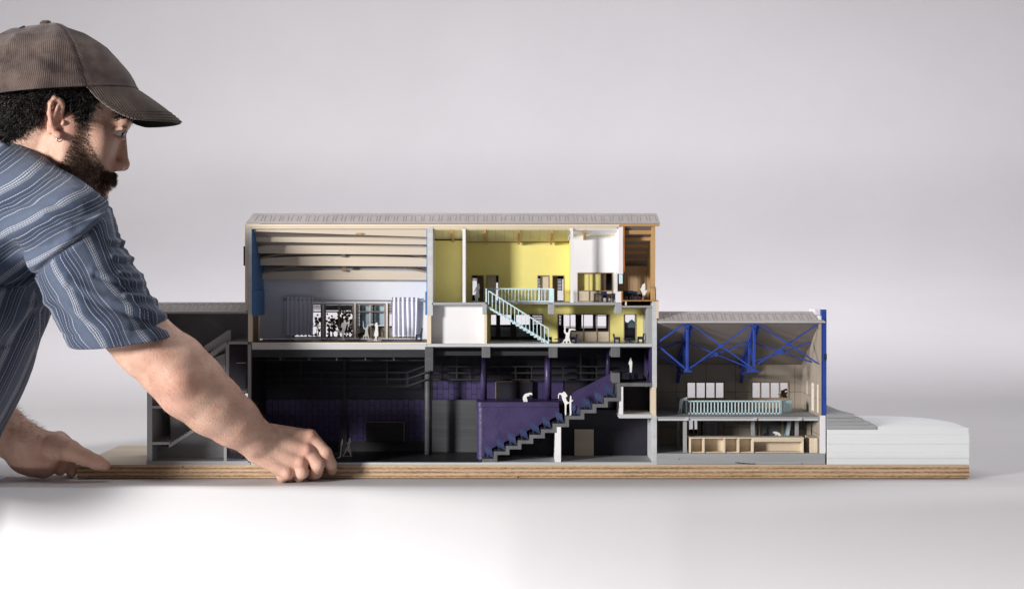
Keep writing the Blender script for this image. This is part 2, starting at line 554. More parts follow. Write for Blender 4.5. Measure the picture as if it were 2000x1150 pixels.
# stairs, landings and partitions inside the wing
m = MB(); m.prism([(399, 690), (399, 676), (445, 645), (450, 645), (450, 668), (441, 672)], 30, 36); m.build('stair_parapet', 'grey_paint', wing)
def stair_poly(x0, y0, x1, y1, n, th):
    P = []
    for i in range(n):
        xa = x0 + (x1 - x0) * i / n; xb = x0 + (x1 - x0) * (i + 1) / n
        yb = y0 + (y1 - y0) * (i + 1) / n
        P += [(xa, yb), (xb, yb)]
    return [(x0, y0)] + P + [(x1, y1 + th), (x0, y0 + th)]
m = MB(); m.prism(stair_poly(392, 703, 443, 668, 10, 8), 14, 60); m.build('staircase', 'grey_paint', wing)
m = MB(); m.prism(stair_poly(330, 868, 440, 800, 22, 6), 14, 60); m.build('staircase', 'grey_paint', wing)
m = MB(); m.prism([(300, 868), (330, 872), (440, 806), (440, 900), (300, 900)], 58, 61); m.build('stair_side_wall', 'grey_paint', wing)
m = MB(); m.prism([(333, 868), (440, 800), (440, 690), (392, 708), (333, 745)], 62, 66); m.build('stair_side_wall', 'grey_paint', wing)
m = MB(); m.pb(297, 326, 792, 797, Fd, 120); m.pb(297, 331, 863, 868, Fd, 120); m.build('landing', 'grey_paint', wing)
m = MB(); m.pb(445, 484, 667, 672, Fd, 120); m.build('landing', 'grey_paint', wing)
m = MB(); m.pb(441, 447, 672, 792, Fd, 8); m.pb(437, 442.5, 858, 900, Fd, 8); m.build('post', 'grey_paint_upright', wing)
m = MB(); m.wall(446, 482, 672, 900, 40, 44, [(474, 484, 768, 776)]); m.build('lift_shaft_wall', 'black_paint', wing)
m = MB(); m.pb(446, 482, 762, 767, Fd, 40); m.build('shelf', 'grey_paint', wing)
m = MB(); m.pb(462, 480, 708, 709.2, 30, 32); m.build('pale_bar', 'pale_grey_paint', wing)  # thin pale grey bar in front of the shaft wall
# ------------------------------------------------------------------ the tall section model
main = thing('section_model', 'tall cutaway theatre model with yellow foyer, blue rehearsal room and black auditorium', 'model building', W(885, 907, 100))
BK = 196.0
# roof: a front strip sloping up to the ridge, a long back slope and a cream fascia
z0 = W(0, 437, 0)[2]; z1 = z0 + 17.5
xa, xb = W(481, 0, -3)[0], W(1289, 0, -3)[0]
m = MB()
m.hexa([(xa, -4, z0), (xb, -4, z0), (xb, -4, z0 + 2.5), (xa, -4, z0 + 2.5)], [(xa + 6, 44, z1 + 1), (xb - 2, 44, z1 + 1), (xb - 2, 44, z1 + 4.5), (xa + 6, 44, z1 + 4.5)])
m.hexa([(xa + 6, 44, z1 + 1), (xb - 2, 44, z1 + 1), (xb - 2, 44, z1 + 4.5), (xa + 6, 44, z1 + 4.5)], [(xa + 6, 210, z1 - 32), (xb - 2, 210, z1 - 32), (xb - 2, 210, z1 - 29), (xa + 6, 210, z1 - 29)])
roof = m.build('roof', 'roof_card', main)
roof_tabs(roof, 0, 0, xa + 12, xb - 6, z0 + 1.2, z1 + 2.8, -4, 44, 17.5, 1.6)
m = MB(); m.pb(484, 1210, 437.6, 443.5, 0, 3.5); m.pb(486, 1206, 443.5, 447, 3, 6); m.build('fascia_board', 'cream_wood', main, bevel=.4)
m = MB(); m.pb(1209, 1288, 436.5, 442, -1, 4); m.build('fascia_board', 'brown_wood', main, bevel=.4)
# outer walls
m = MB(); m.pb(484, 491.5, 441, 614, 2, BK); m.build('side_wall', 'pale_grey_paint', main, bevel=.4)
m = MB(); m.pb(478.5, 483.9, 437, 608, 3, BK); m.build('outer_cladding', 'cream_wood_upright', main)
m = MB(); m.pb(475.5, 478.3, 481, 519, 8, 60); m.build('wall_box', 'navy_paint', main)
x, _, z = W(491.5, 447, 4); zb = W(0, 617, 4)[2]; RW = 132
m = MB(); m.box(x, x + 2, 4, RW, zb + 4, z); m.build('blue_lining', 'blue_wall_paint', main)
m = MB(); m.box(x + 2, x + 5, 5, 126, zb - 1, W(0, 568, 4)[2]); m.build('blue_wall_panel', 'blue_wall_paint', main)
m = MB(); m.pb(484.5, 492.5, 614, 667, 2, 12); m.pb(504.5, 507.5, 616, 668, 60, 64); m.build('jamb', 'cream_wood_upright', main)
m = MB(); m.pb(485, 504.5, 614, 667, 66, 70); m.build('recess_panel', 'frame_wood', main)
m = MB(); m.pb(834.6, 845.5, 440, 616.5, 2, 132); m.build('partition', 'pale_grey_paint', main, bevel=.4)
m = MB(); m.pb(834, 842, 616.5, 671, 2, 21); m.build('jamb', 'cream_wood_upright', main)
m = MB(); m.pb(835, 843, 617.5, 670.5, 26, 130); m.build('partition', 'pale_grey_paint', main)
m = MB(); m.box(*[W(833, 0, 4)[0], W(834.4, 0, 4)[0]], 4, 130, W(0, 570, 4)[2], W(0, 447, 4)[2]); m.build('blue_lining', 'blue_wall_paint', main)
m = MB(); m.box(*[W(830.5, 0, 4)[0], W(834.2, 0, 4)[0]], 4, 120, W(0, 615, 4)[2], W(0, 570, 4)[2]); m.build('blue_wall_panel', 'blue_wall_paint', main)
# rehearsal room: back wall with one long opening, sloped ceiling, five beams
RW = 132
m = MB(); m.wall(500, 846, 515, 662, RW, RW + 4, [(572, 815, 592, 660.5)]); m.build('rear_wall', 'white_wall', main)
xl, xr = W(492, 0, 2)[0], W(834, 0, 2)[0]
zc0, zc1 = W(0, 444, 6)[2], W(0, 522, RW)[2]
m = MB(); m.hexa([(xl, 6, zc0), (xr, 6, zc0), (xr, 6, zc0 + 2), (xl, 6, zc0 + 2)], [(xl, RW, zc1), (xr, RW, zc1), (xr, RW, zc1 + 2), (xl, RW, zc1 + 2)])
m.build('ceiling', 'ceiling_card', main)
BE = [(10, 446, 452, 463, 496), (36, 454, 472, 478, 500), (62, 477, 494.5, 498, 504), (88, 501, 518, 521, 508), (114, 529, 545.5, 547, 512)]
for i, (d, t, bl, br, pl) in enumerate(BE):
    m = MB(); X0, X1 = xl + 2, xr
    zt = W(0, t, d)[2]; zl = W(0, bl, d)[2]; zr = W(0, br, d)[2]
    n = 14
    top = [(X0 + (X1 - X0) * k / n, zt + (4.5 * math.sin(math.pi * k / n) - 3 if i else 0)) for k in range(n + 1)]
    bot = [(X0 + (X1 - X0) * k / n, zl + (zr - zl) * k / n) for k in range(n + 1)]
    F = [(x, d, z) for x, z in bot] + [(x, d, z) for x, z in top[::-1]]
    B = [(x, d + 5, z) for x, z in bot] + [(x, d + 5, z) for x, z in top[::-1]]
    N = len(F)
    m.add(F + B, [tuple(range(N)), tuple(range(2 * N - 1, N - 1, -1))] + [(k, k + N, (k + 1) % N + N, (k + 1) % N) for k in range(N)])
    bm_ = m.build('beam', 'beam_wood', main)
    # arched chord and king post tying the beam to the next one
    if i:
        m = MB()
        pk = [668, 669, 671, 673][i - 1]
        zz = W(0, t - (7 if i < 3 else 9), d - 6)[2]
        x, _, _ = W(pk, t, d)
        m.box(x - 4.5, x + 4.5, d - 7, d - 1.5, zt - 1, zt + (13 if i < 4 else 15))
        m.build('king_post', 'frame_wood', bm_)
        m = MB()
        for sgn, xe in ((-1, X0 + 2), (1, X1 - 2)):
            m.bar((x + sgn * 95, d - 3, zt + 11), (xe, d - 3, zt - 3), 4, 4)
        m.build('brace', 'frame_wood', bm_)
m = MB(); m.pb(670, 716, 455.5, 459.5, 9.4, 10.2); 
x, _, z = W(704, 457, 10)
mk = MB()
mk.add([(x + 10 * math.cos(t), 9.6 + 0.3 * (k % 2), z + 2.2 * math.sin(t)) for k, t in enumerate(np.linspace(0, 2 * math.pi, 14)[:-1])], [tuple(range(13))])
mk.build('knot_mark', 'wood_knot', main)
# curtain rail with finials and the frames of the long window
m = MB(); m.tube([W(553, 585, RW - 8), W(826, 587, RW - 8)], 1.1, 6); 
for px, py in ((556, 585), (825, 587)):
    m.tube([W(px - 3, py, RW - 8), W(px + 3, py, RW - 8)], 2.6, 8)
rail = one(m, 'curtain_rail', 'grey_paint', 'thin grey curtain rail above the rehearsal room window', 'curtain rail')
def window_unit(x0, x1, y0, y1, d, name='window', cols=2, transom=0.24, w=3, matl='frame_wood', parent=None):
    m = MB(); m.frame(x0, x1, y0, y1, d, d + 5, w)
    for k in range(1, cols):
        c = x0 + (x1 - x0) * k / cols
        m.pb(c - 1.2, c + 1.2, y0 + w, y1 - w, d + .5, d + 4.5)
    if transom:
        t = y0 + (y1 - y0) * transom
        m.pb(x0 + w, x1 - w, t - 1.2, t + 1.2, d + .8, d + 4.2)
    return m.build(name, matl, parent or main)
for a, b in ((572, 629.3), (633.2, 691.2), (695.5, 753.6), (757.3, 814.8)):
    window_unit(a, b, 592.4, 660.2, RW + .5, 'window_frame')
m = MB()
for c in (631.2, 693.3, 755.5):
    m.pb(c - 1.8, c + 1.8, 590, 660.4, RW - 1.5, RW + 4.4)
m.pb(612, 764, 588.4, 591.6, RW - 1.2, RW - 0.2)
m.build('window_post', 'white_card', main)
# slatted blinds and the pale blue card behind the panes
def blind(parent, x0, x1, y0, y1, d, n, mt='soft_black', name='louvre_blind'):
    m = MB()
    h = (y1 - y0) / n
    for k in range(n):
        m.pb(x0, x1, y0 + k * h, y0 + (k + 0.62) * h, d, d + 2)
    m.pb(x0, x0 + 1.2, y0, y1, d + 2.1, d + 3); m.pb(x1 - 1.2, x1, y0, y1, d + 2.1, d + 3)
    return m.build(name, mt, parent)
blind(main, 608, 634, 594, 606, 141, 5)
blind(main, 634, 690, 594, 607, 141, 5)
blind(main, 699, 706, 594, 641, 141, 17)
blind(main, 724, 731, 594, 641, 141, 17)
blind(main, 759, 768, 594, 614, 141, 7)
m = MB(); m.pb(636, 688, 596, 605, 148, 149.5); m.pb(703, 722, 595, 640, 148, 149.5); m.pb(727, 750, 595, 635, 148, 149.5)
bc = m.build('pale_blue_screen', 'sky_blue_card', main)
m = MB()
for y in np.arange(598, 636, 3.9):
    m.pb(704, 749.5, y, y + .5, 147.2, 147.9)
m.build('screen_line', 'white_card', bc)
m = MB(); m.pb(697, 754, 637.5, 660, 151, 153); m.pb(757, 770, 637.5, 660, 151, 153); m.build('balcony_panel', 'beige_card', main)
m = MB(); m.pb(574, 640, 636.5, 637.8, 144, 145); m.pb(640, 690, 636.5, 637.8, 144, 145); m.pb(726, 770, 636.5, 638.5, 145, 146); m.build('guard_rail', 'soft_black', main)
# rehearsal room floor on its deep white slab
m = MB(); m.pb(492, 833.5, 671.0, 682.5, 2, 160); m.build('floor_slab', 'pale_grey_paint', main, bevel=.5)
m = MB(); m.pb(492.5, 833.8, 668.6, 671, 2.5, 20); m.build('floor_edge', 'cream_wood', main)
m = MB(); m.box(W(492.5, 0, 2)[0], W(833.8, 0, 2)[0], 3.5, RW, W(0, 671, 2)[2], W(0, 668.4, 2)[2]); m.build('black_floor', 'black_floor', main)

# ---- yellow foyer, upper level
YW = 86
zt = W(0, 449, 6)[2]; zb_ = W(0, 472.5, YW)[2]
def slab_sloped(x0, x1, za, zb, y0, y1, th=2):
    return [(x0, y0, za), (x1, y0, za), (x1, y0, za + th), (x0, y0, za + th)], [(x0, y1, zb), (x1, y1, zb), (x1, y1, zb + th), (x0, y1, zb + th)]
m = MB(); m.hexa(*slab_sloped(W(845, 0, 6)[0], W(1112, 0, 6)[0], zt, zb_, 6, YW)); m.build('sloped_ceiling', 'yellow_boards', main)
m = MB(); m.hexa(*slab_sloped(W(1112, 0, 6)[0], W(1215, 0, 6)[0], zt, W(0, 459.5, 48)[2], 6, 48)); m.build('sloped_ceiling', 'white_card', main)
m = MB(); m.pb(1122, 1206, 458, 461.5, 46.5, 50); m.build('wall_head', 'yellow_card', main)
m = MB(); m.pb(846, 1111, 472.2, 474, YW - 1.5, YW); m.build('wall_head', 'frame_wood', main)
for px in (883, 947, 1013, 1078, 1143):
    ye = 78 if px < 1100 else 46
    X = W(px, 0, 6)[0]; xs = X
    zs, ze = zt, zt + (zb_ - zt) * (ye - 6) / (YW - 6)
    m = MB(); m.hexa([(X - 2, 5, zs - 6), (X + 2, 5, zs - 6), (X + 2, 5, zs - .3), (X - 2, 5, zs - .3)],
                     [(X - 2, ye, ze - 8), (X + 2, ye, ze - 8), (X + 2, ye, ze - .3), (X - 2, ye, ze - .3)])
    m.build('rafter', 'brown_wood', main)
UD = [(921.5, 945), (950, 974), (1049.5, 1072.5), (1078.5, 1102)]
m = MB(); m.wall(846, 905, 470, 592, YW - 22, YW - 19); m.build('yellow_wall', 'yellow_card', main)
m = MB(); m.wall(903, 1120, 470, 592, YW, YW + 3, [(a, b, 537.5, 589.2) for a, b in UD]); m.build('yellow_wall', 'yellow_card', main)
for a, b in UD:
    m = MB(); m.pb(a, a + 1.3, 537.5, 589, YW - 1, YW + 4); m.pb(b - 1.3, b, 537.5, 589, YW - 1, YW + 4); m.pb(a + 1.3, b - 1.3, 537.5, 538.8, YW - 1, YW + 4)
    m.build('door_frame', 'frame_wood', main)
# office partitions seen through the four doorways
for a, b, mt, c in ((931.5, 947, 'dark_brown_card', 0), (951, 969, 'pale_ply', 0), (1055, 1077, 'pale_ply', 0), (1078, 1089, 'dark_brown_card', 0)):
    m = MB(); m.pb(a, b, 536, 590, 93, 96); m.build('office_partition', mt, main)
m = MB(); m.pb(903.5, 909.5, 445, 591, 3, YW); m.build('partition', 'white_card', main, bevel=.4)
m = MB(); m.pb(1114.5, 1119.3, 445, 591, 3.3, 9); m.build('partition', 'pale_yellow_card', main)
m = MB(); m.box(W(1114.5, 0, 3)[0], W(1119, 0, 3)[0], 50, YW - 1, W(0, 591, 3)[2], W(0, 462, 3)[2]); m.build('partition', 'yellow_card', main)
m = MB(); m.pb(1114.2, 1119.6, 445, 591, 2, 3.2); m.build('partition_edge', 'white_card', main)
# outer back wall behind the offices: dark, with openings to daylight
OW = BK - 6
m = MB(); m.wall(846, 1266, 474, 680, OW, OW + 4, [(918, 934, 543, 576), (966, 980, 552, 590), (1045, 1062, 543, 590), (1084, 1102, 545, 590),
     (958, 970, 609, 634), (977, 998, 609, 634), (1008, 1034, 609, 634), (1040, 1062, 609, 634),
     (958, 970, 639, 657), (977, 998, 639, 657), (1008, 1034, 639, 657), (1040, 1062, 639, 657),
     (1092, 1098, 612, 634), (1101, 1125, 609, 640), (1136, 1159, 609, 640), (1164, 1184, 609, 640), (1221, 1240, 609, 640)])
m.build('outer_wall', 'soft_black', main)
blind(main, 966, 974, 540, 552, OW - 8, 5); blind(main, 1048, 1056, 540, 562, OW - 8, 8); blind(main, 1088, 1098, 540, 568, OW - 8, 10); blind(main, 918, 931, 540, 549, OW - 8, 4)
blind(main, 1036, 1060, 612, 648, OW - 8, 12); blind(main, 1090, 1097, 612, 634, OW - 8, 8); blind(main, 1163, 1186, 608, 618, OW - 8, 4)
m = MB(); m.pb(956, 1062, 639, 657, OW + 8, OW + 10); m.build('balcony_mesh', 'white_card', main)
m = MB()
for x in np.arange(957, 1062, 2.6): m.pb(x, x + .5, 639, 657, OW + 7, OW + 7.8)
for y in np.arange(640, 657, 2.6): m.pb(956, 1062, y, y + .5, OW + 6, OW + 6.8)
m.build('balcony_mesh_wire', 'grey_paint', main)
# white meeting room with the inner window, upper right
m = MB(); m.wall(1118, 1206, 455, 592, 48, 51, [(1127.6, 1197, 532.2, 588)]); m.build('white_wall', 'white_card', main)
m = MB(); m.frame(1127.6, 1197, 532.2, 588.8, 47, 52, 1.4)
for c in (1150.5, 1173.5): m.pb(c - .8, c + .8, 533.6, 587.4, 47.3, 51.5)
m.pb(1129, 1195.6, 567, 568.6, 47.5, 51)
m.build('window_frame', 'frame_wood', main)
m = MB(); m.pb(1129, 1196, 568.4, 588.4, 49, 50.5); m.build('lower_panel', 'pale_ply', main)
m = MB(); m.pb(1116, 1174, 530, 590, 58, 60); m.build('yellow_wall', 'yellow_card', main)
m = MB(); m.pb(1174, 1184, 530, 590, 62, 65); m.build('office_partition', 'frame_wood', main)
m = MB(); m.hexa([W(1208, 531.5, 3), W(1217, 531.5, 3), W(1217, 436.5, 3), W(1208, 436.5, 3)], [W(1201, 531, 47), W(1210, 531, 47), W(1210, 446, 47), W(1201, 446, 47)])
m.build('end_wall', 'white_card', main)
m = MB(); m.pb(1216.6, 1220, 437, 531, 2.4, 12); m.build('wall_edge', 'orange_edge', main)
m = MB(); m.pb(1203, 1217, 531.5, 535, 1, 40); m.build('window_sill', 'white_card', main)
m = MB(); m.pb(1209, 1216, 535, 554, 14, 15); m.build('torn_blue_strip', 'pale_blue_paint', main)
m = MB(); m.pb(1204, 1216.5, 569.5, 590.5, 2.5, 60); m.build('end_wall_base', 'white_card', main)
m = MB(); m.pb(1213.4, 1216.6, 570, 590.4, 1.8, 6); m.build('wall_edge', 'orange_edge', main)
# timber loft at the right end
xL0, xL1 = W(1218, 0, 4)[0], W(1276, 0, 4)[0]
m = MB(); m.hexa([(xL0, 6, W(0, 442, 6)[2]), (xL1, 6, W(0, 442, 6)[2]), (xL1, 6, W(0, 440, 6)[2]), (xL0, 6, W(0, 440, 6)[2])],
                 [(xL0, 130, W(0, 525, 130)[2]), (xL1, 130, W(0, 525, 130)[2]), (xL1, 130, W(0, 523, 130)[2]), (xL0, 130, W(0, 523, 130)[2])])
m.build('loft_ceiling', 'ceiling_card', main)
for k, (ya, yb) in enumerate(((449.5, 457.5), (463, 470), (476, 483), (488.5, 495.5), (500.5, 508), (513, 523.5))):
    d = 10 + k * 22
    m = MB(); x0_, _, z1_ = W(1219 + (0 if k < 1 else 0), ya, d); z0_ = W(0, yb, d)[2]
    m.box(xL0, xL1, d, d + 5, z0_, z1_); m.build('loft_beam', 'brown_wood', main)
for k in range(6):
    d = 6 + k * 22
    m = MB(); zt_ = W(0, [442, 455, 472, 487, 501, 516][k], d)[2]
    m.box(xL1 - 3, xL1 + 4, d, d + 8, W(0, 587, 6)[2], zt_); m.build('loft_post', 'brown_wood_upright', main)
m = MB()
for x in np.arange(1206, 1268, 3.0):
    m.pb(x, x + 2.1, 520, 588, 98, 102)
m.pb(1204, 1270, 520, 588, 100.5, 103)
m.build('slatted_wall', 'slat_wood', main)
m = MB(); m.box(xL1 + 1, xL1 + 3, 10, 130, W(0, 587, 6)[2], W(0, 560, 6)[2]); m.build('side_wall', 'brown_wood_upright', main)
m = MB(); m.pb(1270, 1281, 560.5, 562, 2, 30); m.build('loft_rail', 'frame_wood', main)
m = MB(); m.pb(1275, 1281.5, 562.5, 588, 8, 60); m.build('side_panel', 'pale_grey_paint', main)
m = MB(); m.pb(1216, 1286, 586.4, 588.2, 0, 130); m.build('loft_floor', 'brown_wood', main)
m = MB(); m.pb(1221, 1224, 588.4, 596.4, 4, 10); m.build('spacer_block', 'cream_wood', main)
m = MB(); m.pb(1217, 1272, 588.4, 597, 60, 62); m.build('shadow_gap', 'black_paint', main)
m = MB(); m.pb(1215, 1273, 597, 600.5, 2, 120); m.build('floor_slab', 'grey_paint', main, bevel=.4)
# upper gallery slab with its opening for the stair, and the blocky drop beams
zs1, zs0 = W(0, 590.7, 2)[2], W(0, 595.6, 2)[2]
m = MB(); m.box(W(843, 0, 2)[0], W(948, 0, 2)[0], 2, YW, zs0, zs1); m.box(W(1081, 0, 2)[0], W(1214, 0, 2)[0], 2, YW, zs0, zs1)
m.box(W(948, 0, 2)[0], W(1081, 0, 2)[0], 62, YW, zs0, zs1); m.build('gallery_slab', 'grey_paint', main, bevel=.4)
m = MB(); m.box(W(843, 0, 2)[0], W(1215, 0, 2)[0], YW + 3.2, OW, zs0, zs1); m.build('floor_slab', 'grey_paint', main)
for a, b, y in ((942, 951, 614), (1071.5, 1083, 613.6), (1202, 1215, 612.5)):
    m = MB(); m.pb(a, b, 593.5 if a < 1000 else 594, y, 1.4, 60); m.build('drop_beam', 'grey_paint_upright', main, bevel=.6)
# ---- lower level: white store, yellow foyer
m = MB(); m.wall(840, 946, 594, 672, 22, 25); m.build('white_wall', 'white_card', main)
m = MB(); m.pb(945.6, 951, 614.4, 671.4, 2, 30); m.build('jamb', 'cream_wood_upright', main)
m = MB(); m.pb(945.8, 950.8, 596, 671.2, 31, 100); m.build('partition', 'yellow_card', main)
LW = 100
m = MB(); m.wall(946, 1270, 592, 674, LW, LW + 3, [(957.5, 1061, 613.2, 668.6), (1088.5, 1190.5, 613.2, 668.6), (1218, 1242.5, 613.2, 668.6)])
m.build('yellow_wall', 'yellow_card', main)
for a, b in ((957.5, 1061), (1218, 1242.5)):
    m = MB(); m.pb(a, a + 1.6, 613.2, 668.6, LW - 1, LW + 4); m.pb(b - 1.6, b, 613.2, 668.6, LW - 1, LW + 4); m.pb(a + 1.6, b - 1.6, 613.2, 614.8, LW - 1, LW + 4)
    m.build('door_frame', 'frame_wood', main)
m = MB(); m.frame(1088.5, 1190.5, 613.2, 668.4, LW - 1, LW + 4, 1.6)
for c in (1113.5, 1139.8, 1166): m.pb(c - 1, c + 1, 614.8, 666.8, LW - .7, LW + 3.5)
m.pb(1114.5, 1189, 646.8, 648, LW - .5, LW + 3.2)
m.build('window_frame', 'frame_wood', main)
m = MB(); m.pb(1114.5, 1189, 648.0, 667, LW + .5, LW + 2.5); m.build('lower_panel', 'pale_ply', main)
m = MB()
for a, b in ((969, 975), (997, 1007), (1034, 1038)): m.pb(a, b, 612, 662, 160, 164)
for a, b in ((1124, 1135), (1158, 1163), (1185, 1189), (1096, 1100)): m.pb(a, b, 612, 650, 160, 164)
m.pb(956, 1062, 658, 664, 161, 163); m.pb(956, 1062, 634.5, 636.5, 161, 163); m.pb(1090, 1190, 637, 638.5, 161, 163); m.pb(1090, 1190, 643, 650, 160.5, 163.5)
m.build('dark_mullion', 'soft_black', main)
m = MB(); m.pb(1088, 1100, 643, 667, 150, 152); m.pb(1220, 1241, 642, 667, 150, 152); m.build('dark_panel', 'black_paint', main)
m = MB()
wv = [(1221 + k, 627 + 3 * math.sin(k / 2.7)) for k in range(0, 21)]
m.prism(wv + [(1241, 641), (1221, 641)], 196, 198); m.build('wavy_blue_card', 'sky_blue_card', main)
m = MB(); m.pb(1264, 1273.5, 601, 672, 3, LW); m.build('inner_wall', 'grey_paint_upright', main)
# foyer floor slab
m = MB(); m.pb(834, 1274, 671.2, 677.2, 1.6, OW); m.build('floor_slab', 'pale_grey_paint', main, bevel=.5)
# right outer wall of the tall part
m = MB(); m.pb(1274, 1283, 588.6, 757, 2, BK); m.build('side_wall', 'pale_grey_paint', main, bevel=.4)
m = MB(); m.pb(1273.6, 1281.5, 757, 811, 2.4, 60); m.build('jamb', 'cream_wood_upright', main)
m = MB(); m.box(W(1274, 0, 60)[0], W(1282, 0, 60)[0], 60.2, BK, W(0, 811, 2)[2], W(0, 757, 2)[2]); m.build('side_wall', 'grey_paint_upright', main)
m = MB(); m.pb(1273.5, 1283, 811, 903, 2, BK); m.build('side_wall', 'pale_grey_paint', main, bevel=.4)
m = MB(); m.pb(1281.8, 1286.5, 587, 622, 1.5, 40); m.build('corner_strip', 'cream_wood_upright', main)
# ---- stair and gallery railing, pale blue
def railing(m, P, Q, h, n, r=0.9, post=1.1):
    P, Q = Vector(P), Vector(Q); up = Vector((0, 0, h))
    m.bar(P, Q, 1.8, 2.0); m.bar(P + up, Q + up, 2.0, 2.2)
    for k in range(n + 1):
        a = P.lerp(Q, k / n); m.bar(a, a + up, post * 1.5, post * 1.5)
gal = None
m = MB()
g0 = Vector(W(948, 588.6, 60)); g1 = Vector(W(1071, 588.6, 60)); g0.z = g1.z = zs1 + 1.0
railing(m, g0, g1, 25, 19)
railing(m, g0, (W(950, 0, 4)[0], 6, g0.z), 25, 7)
railing(m, g1, (g1.x + 9, 8, g1.z), 25, 8)
m.build('gallery_railing', 'pale_blue_paint', main)
st = MB()
T = Vector(W(952, 596, 8)); Bt = Vector(W(1072, 671, 8))
n = 17
for yy in (8, 34):
    st.bar((T.x, yy, T.z - 3), (Bt.x, yy, Bt.z + 1), 2, 4)
for k in range(n):
    a = T.lerp(Bt, (k + .5) / n)
    st.box(a.x - 4.4, a.x + 4.4, 6.5, 36, a.z - 3.6, a.z - 2.0)
    st.box(a.x - 4.4, a.x - 3.0, 6.5, 36, a.z - 2.0, a.z + 2.0)
stair = st.build('staircase', 'pale_blue_paint', main)
m = MB()
hp_ = Vector((0, 0, 28))
for yy in (7, 35):
    a, b = Vector((T.x + 2, yy, T.z)), Vector((Bt.x - 1, yy, Bt.z + 1))
    m.bar(a + hp_, b + hp_, 1.9, 2.0)
    for k in range(17):
        q = a.lerp(b, k / 16)
        m.bar(q, q + hp_ - Vector((0, 0, 0 if k in (0, 16) else 0)), 1.5, 1.5)
m.build('handrail', 'pale_blue_paint', stair)

# ---- black auditorium
TB = 168
m = MB(); m.pb(484, 490.6, 672, 903, 2, BK); m.build('side_wall', 'grey_paint_upright', main, bevel=.4)
m = MB(); m.pb(490, 1284, 902.6, 907, 1.2, BK); m.build('base_slab', 'pale_grey_paint', main, bevel=.5)
m = MB(); m.box(W(491, 0, 2)[0], W(941, 0, 2)[0], 2.5, TB, W(0, 902.5, 2)[2], W(0, 901, 2)[2]); m.build('stage_floor', 'black_floor', main)
m = MB(); m.box(W(941, 0, 2)[0], W(1274, 0, 2)[0], 2.5, BK, W(0, 902.5, 2)[2], W(0, 901.4, 2)[2]); m.build('understage_floor', 'grey_paint', main)
zf, zc = W(0, 902, 2)[2], W(0, 684, 2)[2]
m = MB(); m.box(W(488, 0, 2)[0], W(1276, 0, 2)[0], TB, TB + 3, zf, zc + 6); m.build('rear_wall', 'black_paint', main)
m = MB(); m.box(W(490.8, 0, 2)[0], W(492.4, 0, 2)[0], 3, TB, zf, zc); m.build('side_lining', 'black_paint', main)
m = MB(); m.box(W(491, 0, 2)[0], W(834, 0, 2)[0], 4, 12, W(0, 697.5, 4)[2], W(0, 683, 4)[2]); m.build('front_beam', 'soft_black', main, bevel=.4)
m = MB(); m.box(W(491, 0, 2)[0], W(834, 0, 2)[0], 13, TB, W(0, 685.6, 4)[2], W(0, 683, 4)[2]); m.box(W(846, 0, 2)[0], W(1272, 0, 2)[0], 4, TB, W(0, 679.5, 4)[2], W(0, 677.6, 4)[2]); m.build('auditorium_ceiling', 'black_paint', main)
for px in (547, 603, 657.5, 713.5, 769):
    m = MB(); m.pb(px - 1.2, px + 1.2, 697, 703.5, 16, 90); m.build('lighting_batten', 'dark_grey_paint', main)
m = MB(); m.pb(492, 832, 702.5, 704.5, 40, 43); m.pb(846, 941, 686, 694, 20, 24); m.pb(958, 1072, 686, 694, 20, 24); m.build('lighting_bar', 'soft_black', main)
# catwalks: rails, posts and angled end
def catwalk(pa, pb_, ys, d, posts, ylow, yhigh):
    m = MB()
    for y in ys: m.bar(W(pa, y, d), W(pb_, y, d), 2.6, 2.8)
    for p, up in posts: m.bar(W(p, ylow, d), W(p, yhigh if up else ys[0], d), 2.8, 2.8)
    return m
m = catwalk(508, 796, (727, 740, 754), TB - 30, [(548, 0), (587, 1), (628, 0), (673, 1), (714, 0), (756, 1), (796, 0)], 755, 700)
for y in (727, 740, 754): m.bar(W(796, y, TB - 30), W(832, y - 13, TB - 70), 2.6, 2.8)
m.build('catwalk', 'soft_black', main)
m = catwalk(846, 1180, (715.5, 728, 741), TB - 28, [(864, 0), (892, 1), (918, 0), (974, 0), (1007, 0), (1038, 0), (1100, 0), (1134, 1), (1165, 0)], 742, 690)
m.build('catwalk', 'soft_black', main)
# tiled purple bands and plain panels on the back wall
dT = TB - 2
m = MB(); m.pb(493, 829, 779.5, 861, dT, dT + 1.8); m.build('tiled_panel', 'purple_tiles', main)
m = MB(); m.pb(846, 938, 744, 779.5, dT, dT + 1.8); m.build('tiled_panel', 'purple_tiles', main)
m = MB(); m.pb(938, 1100, 744, 782, dT, dT + 1.8); m.build('purple_band', 'purple_paint', main)
m = MB(); m.pb(493, 829, 861, 882, dT - .5, dT + 1.6); m.build('skirting_panel', 'soft_black', main)
m = MB(); m.pb(669, 677.5, 700, 882, dT - 5, dT - .6); m.build('pilaster', 'soft_black', main)
m = MB(); m.pb(715, 789, 824, 862, dT - 14, dT - 5); m.build('black_panel', 'soft_black', main, bevel=.5)
m = MB(); m.pb(715, 789, 823, 824, dT - 14.5, dT - 5); m.pb(788.6, 790, 824, 862, dT - 14.5, dT - 5); m.build('panel_edge', 'frame_wood', main)
m = MB(); m.pb(969, 1040, 745, 783, dT - 10, dT - 1); m.build('black_panel', 'black_paint', main)
m = MB(); m.pb(967.6, 969, 745, 780, dT - 11, dT - 1); m.pb(969, 1036, 744.4, 745.1, dT - 11, dT - 1); m.build('panel_edge', 'frame_wood', main)
m = MB(); m.pb(844, 933, 780.5, 884, dT - 12, dT - 8); m.build('stage_door_panel', 'dark_grey_paint', main)
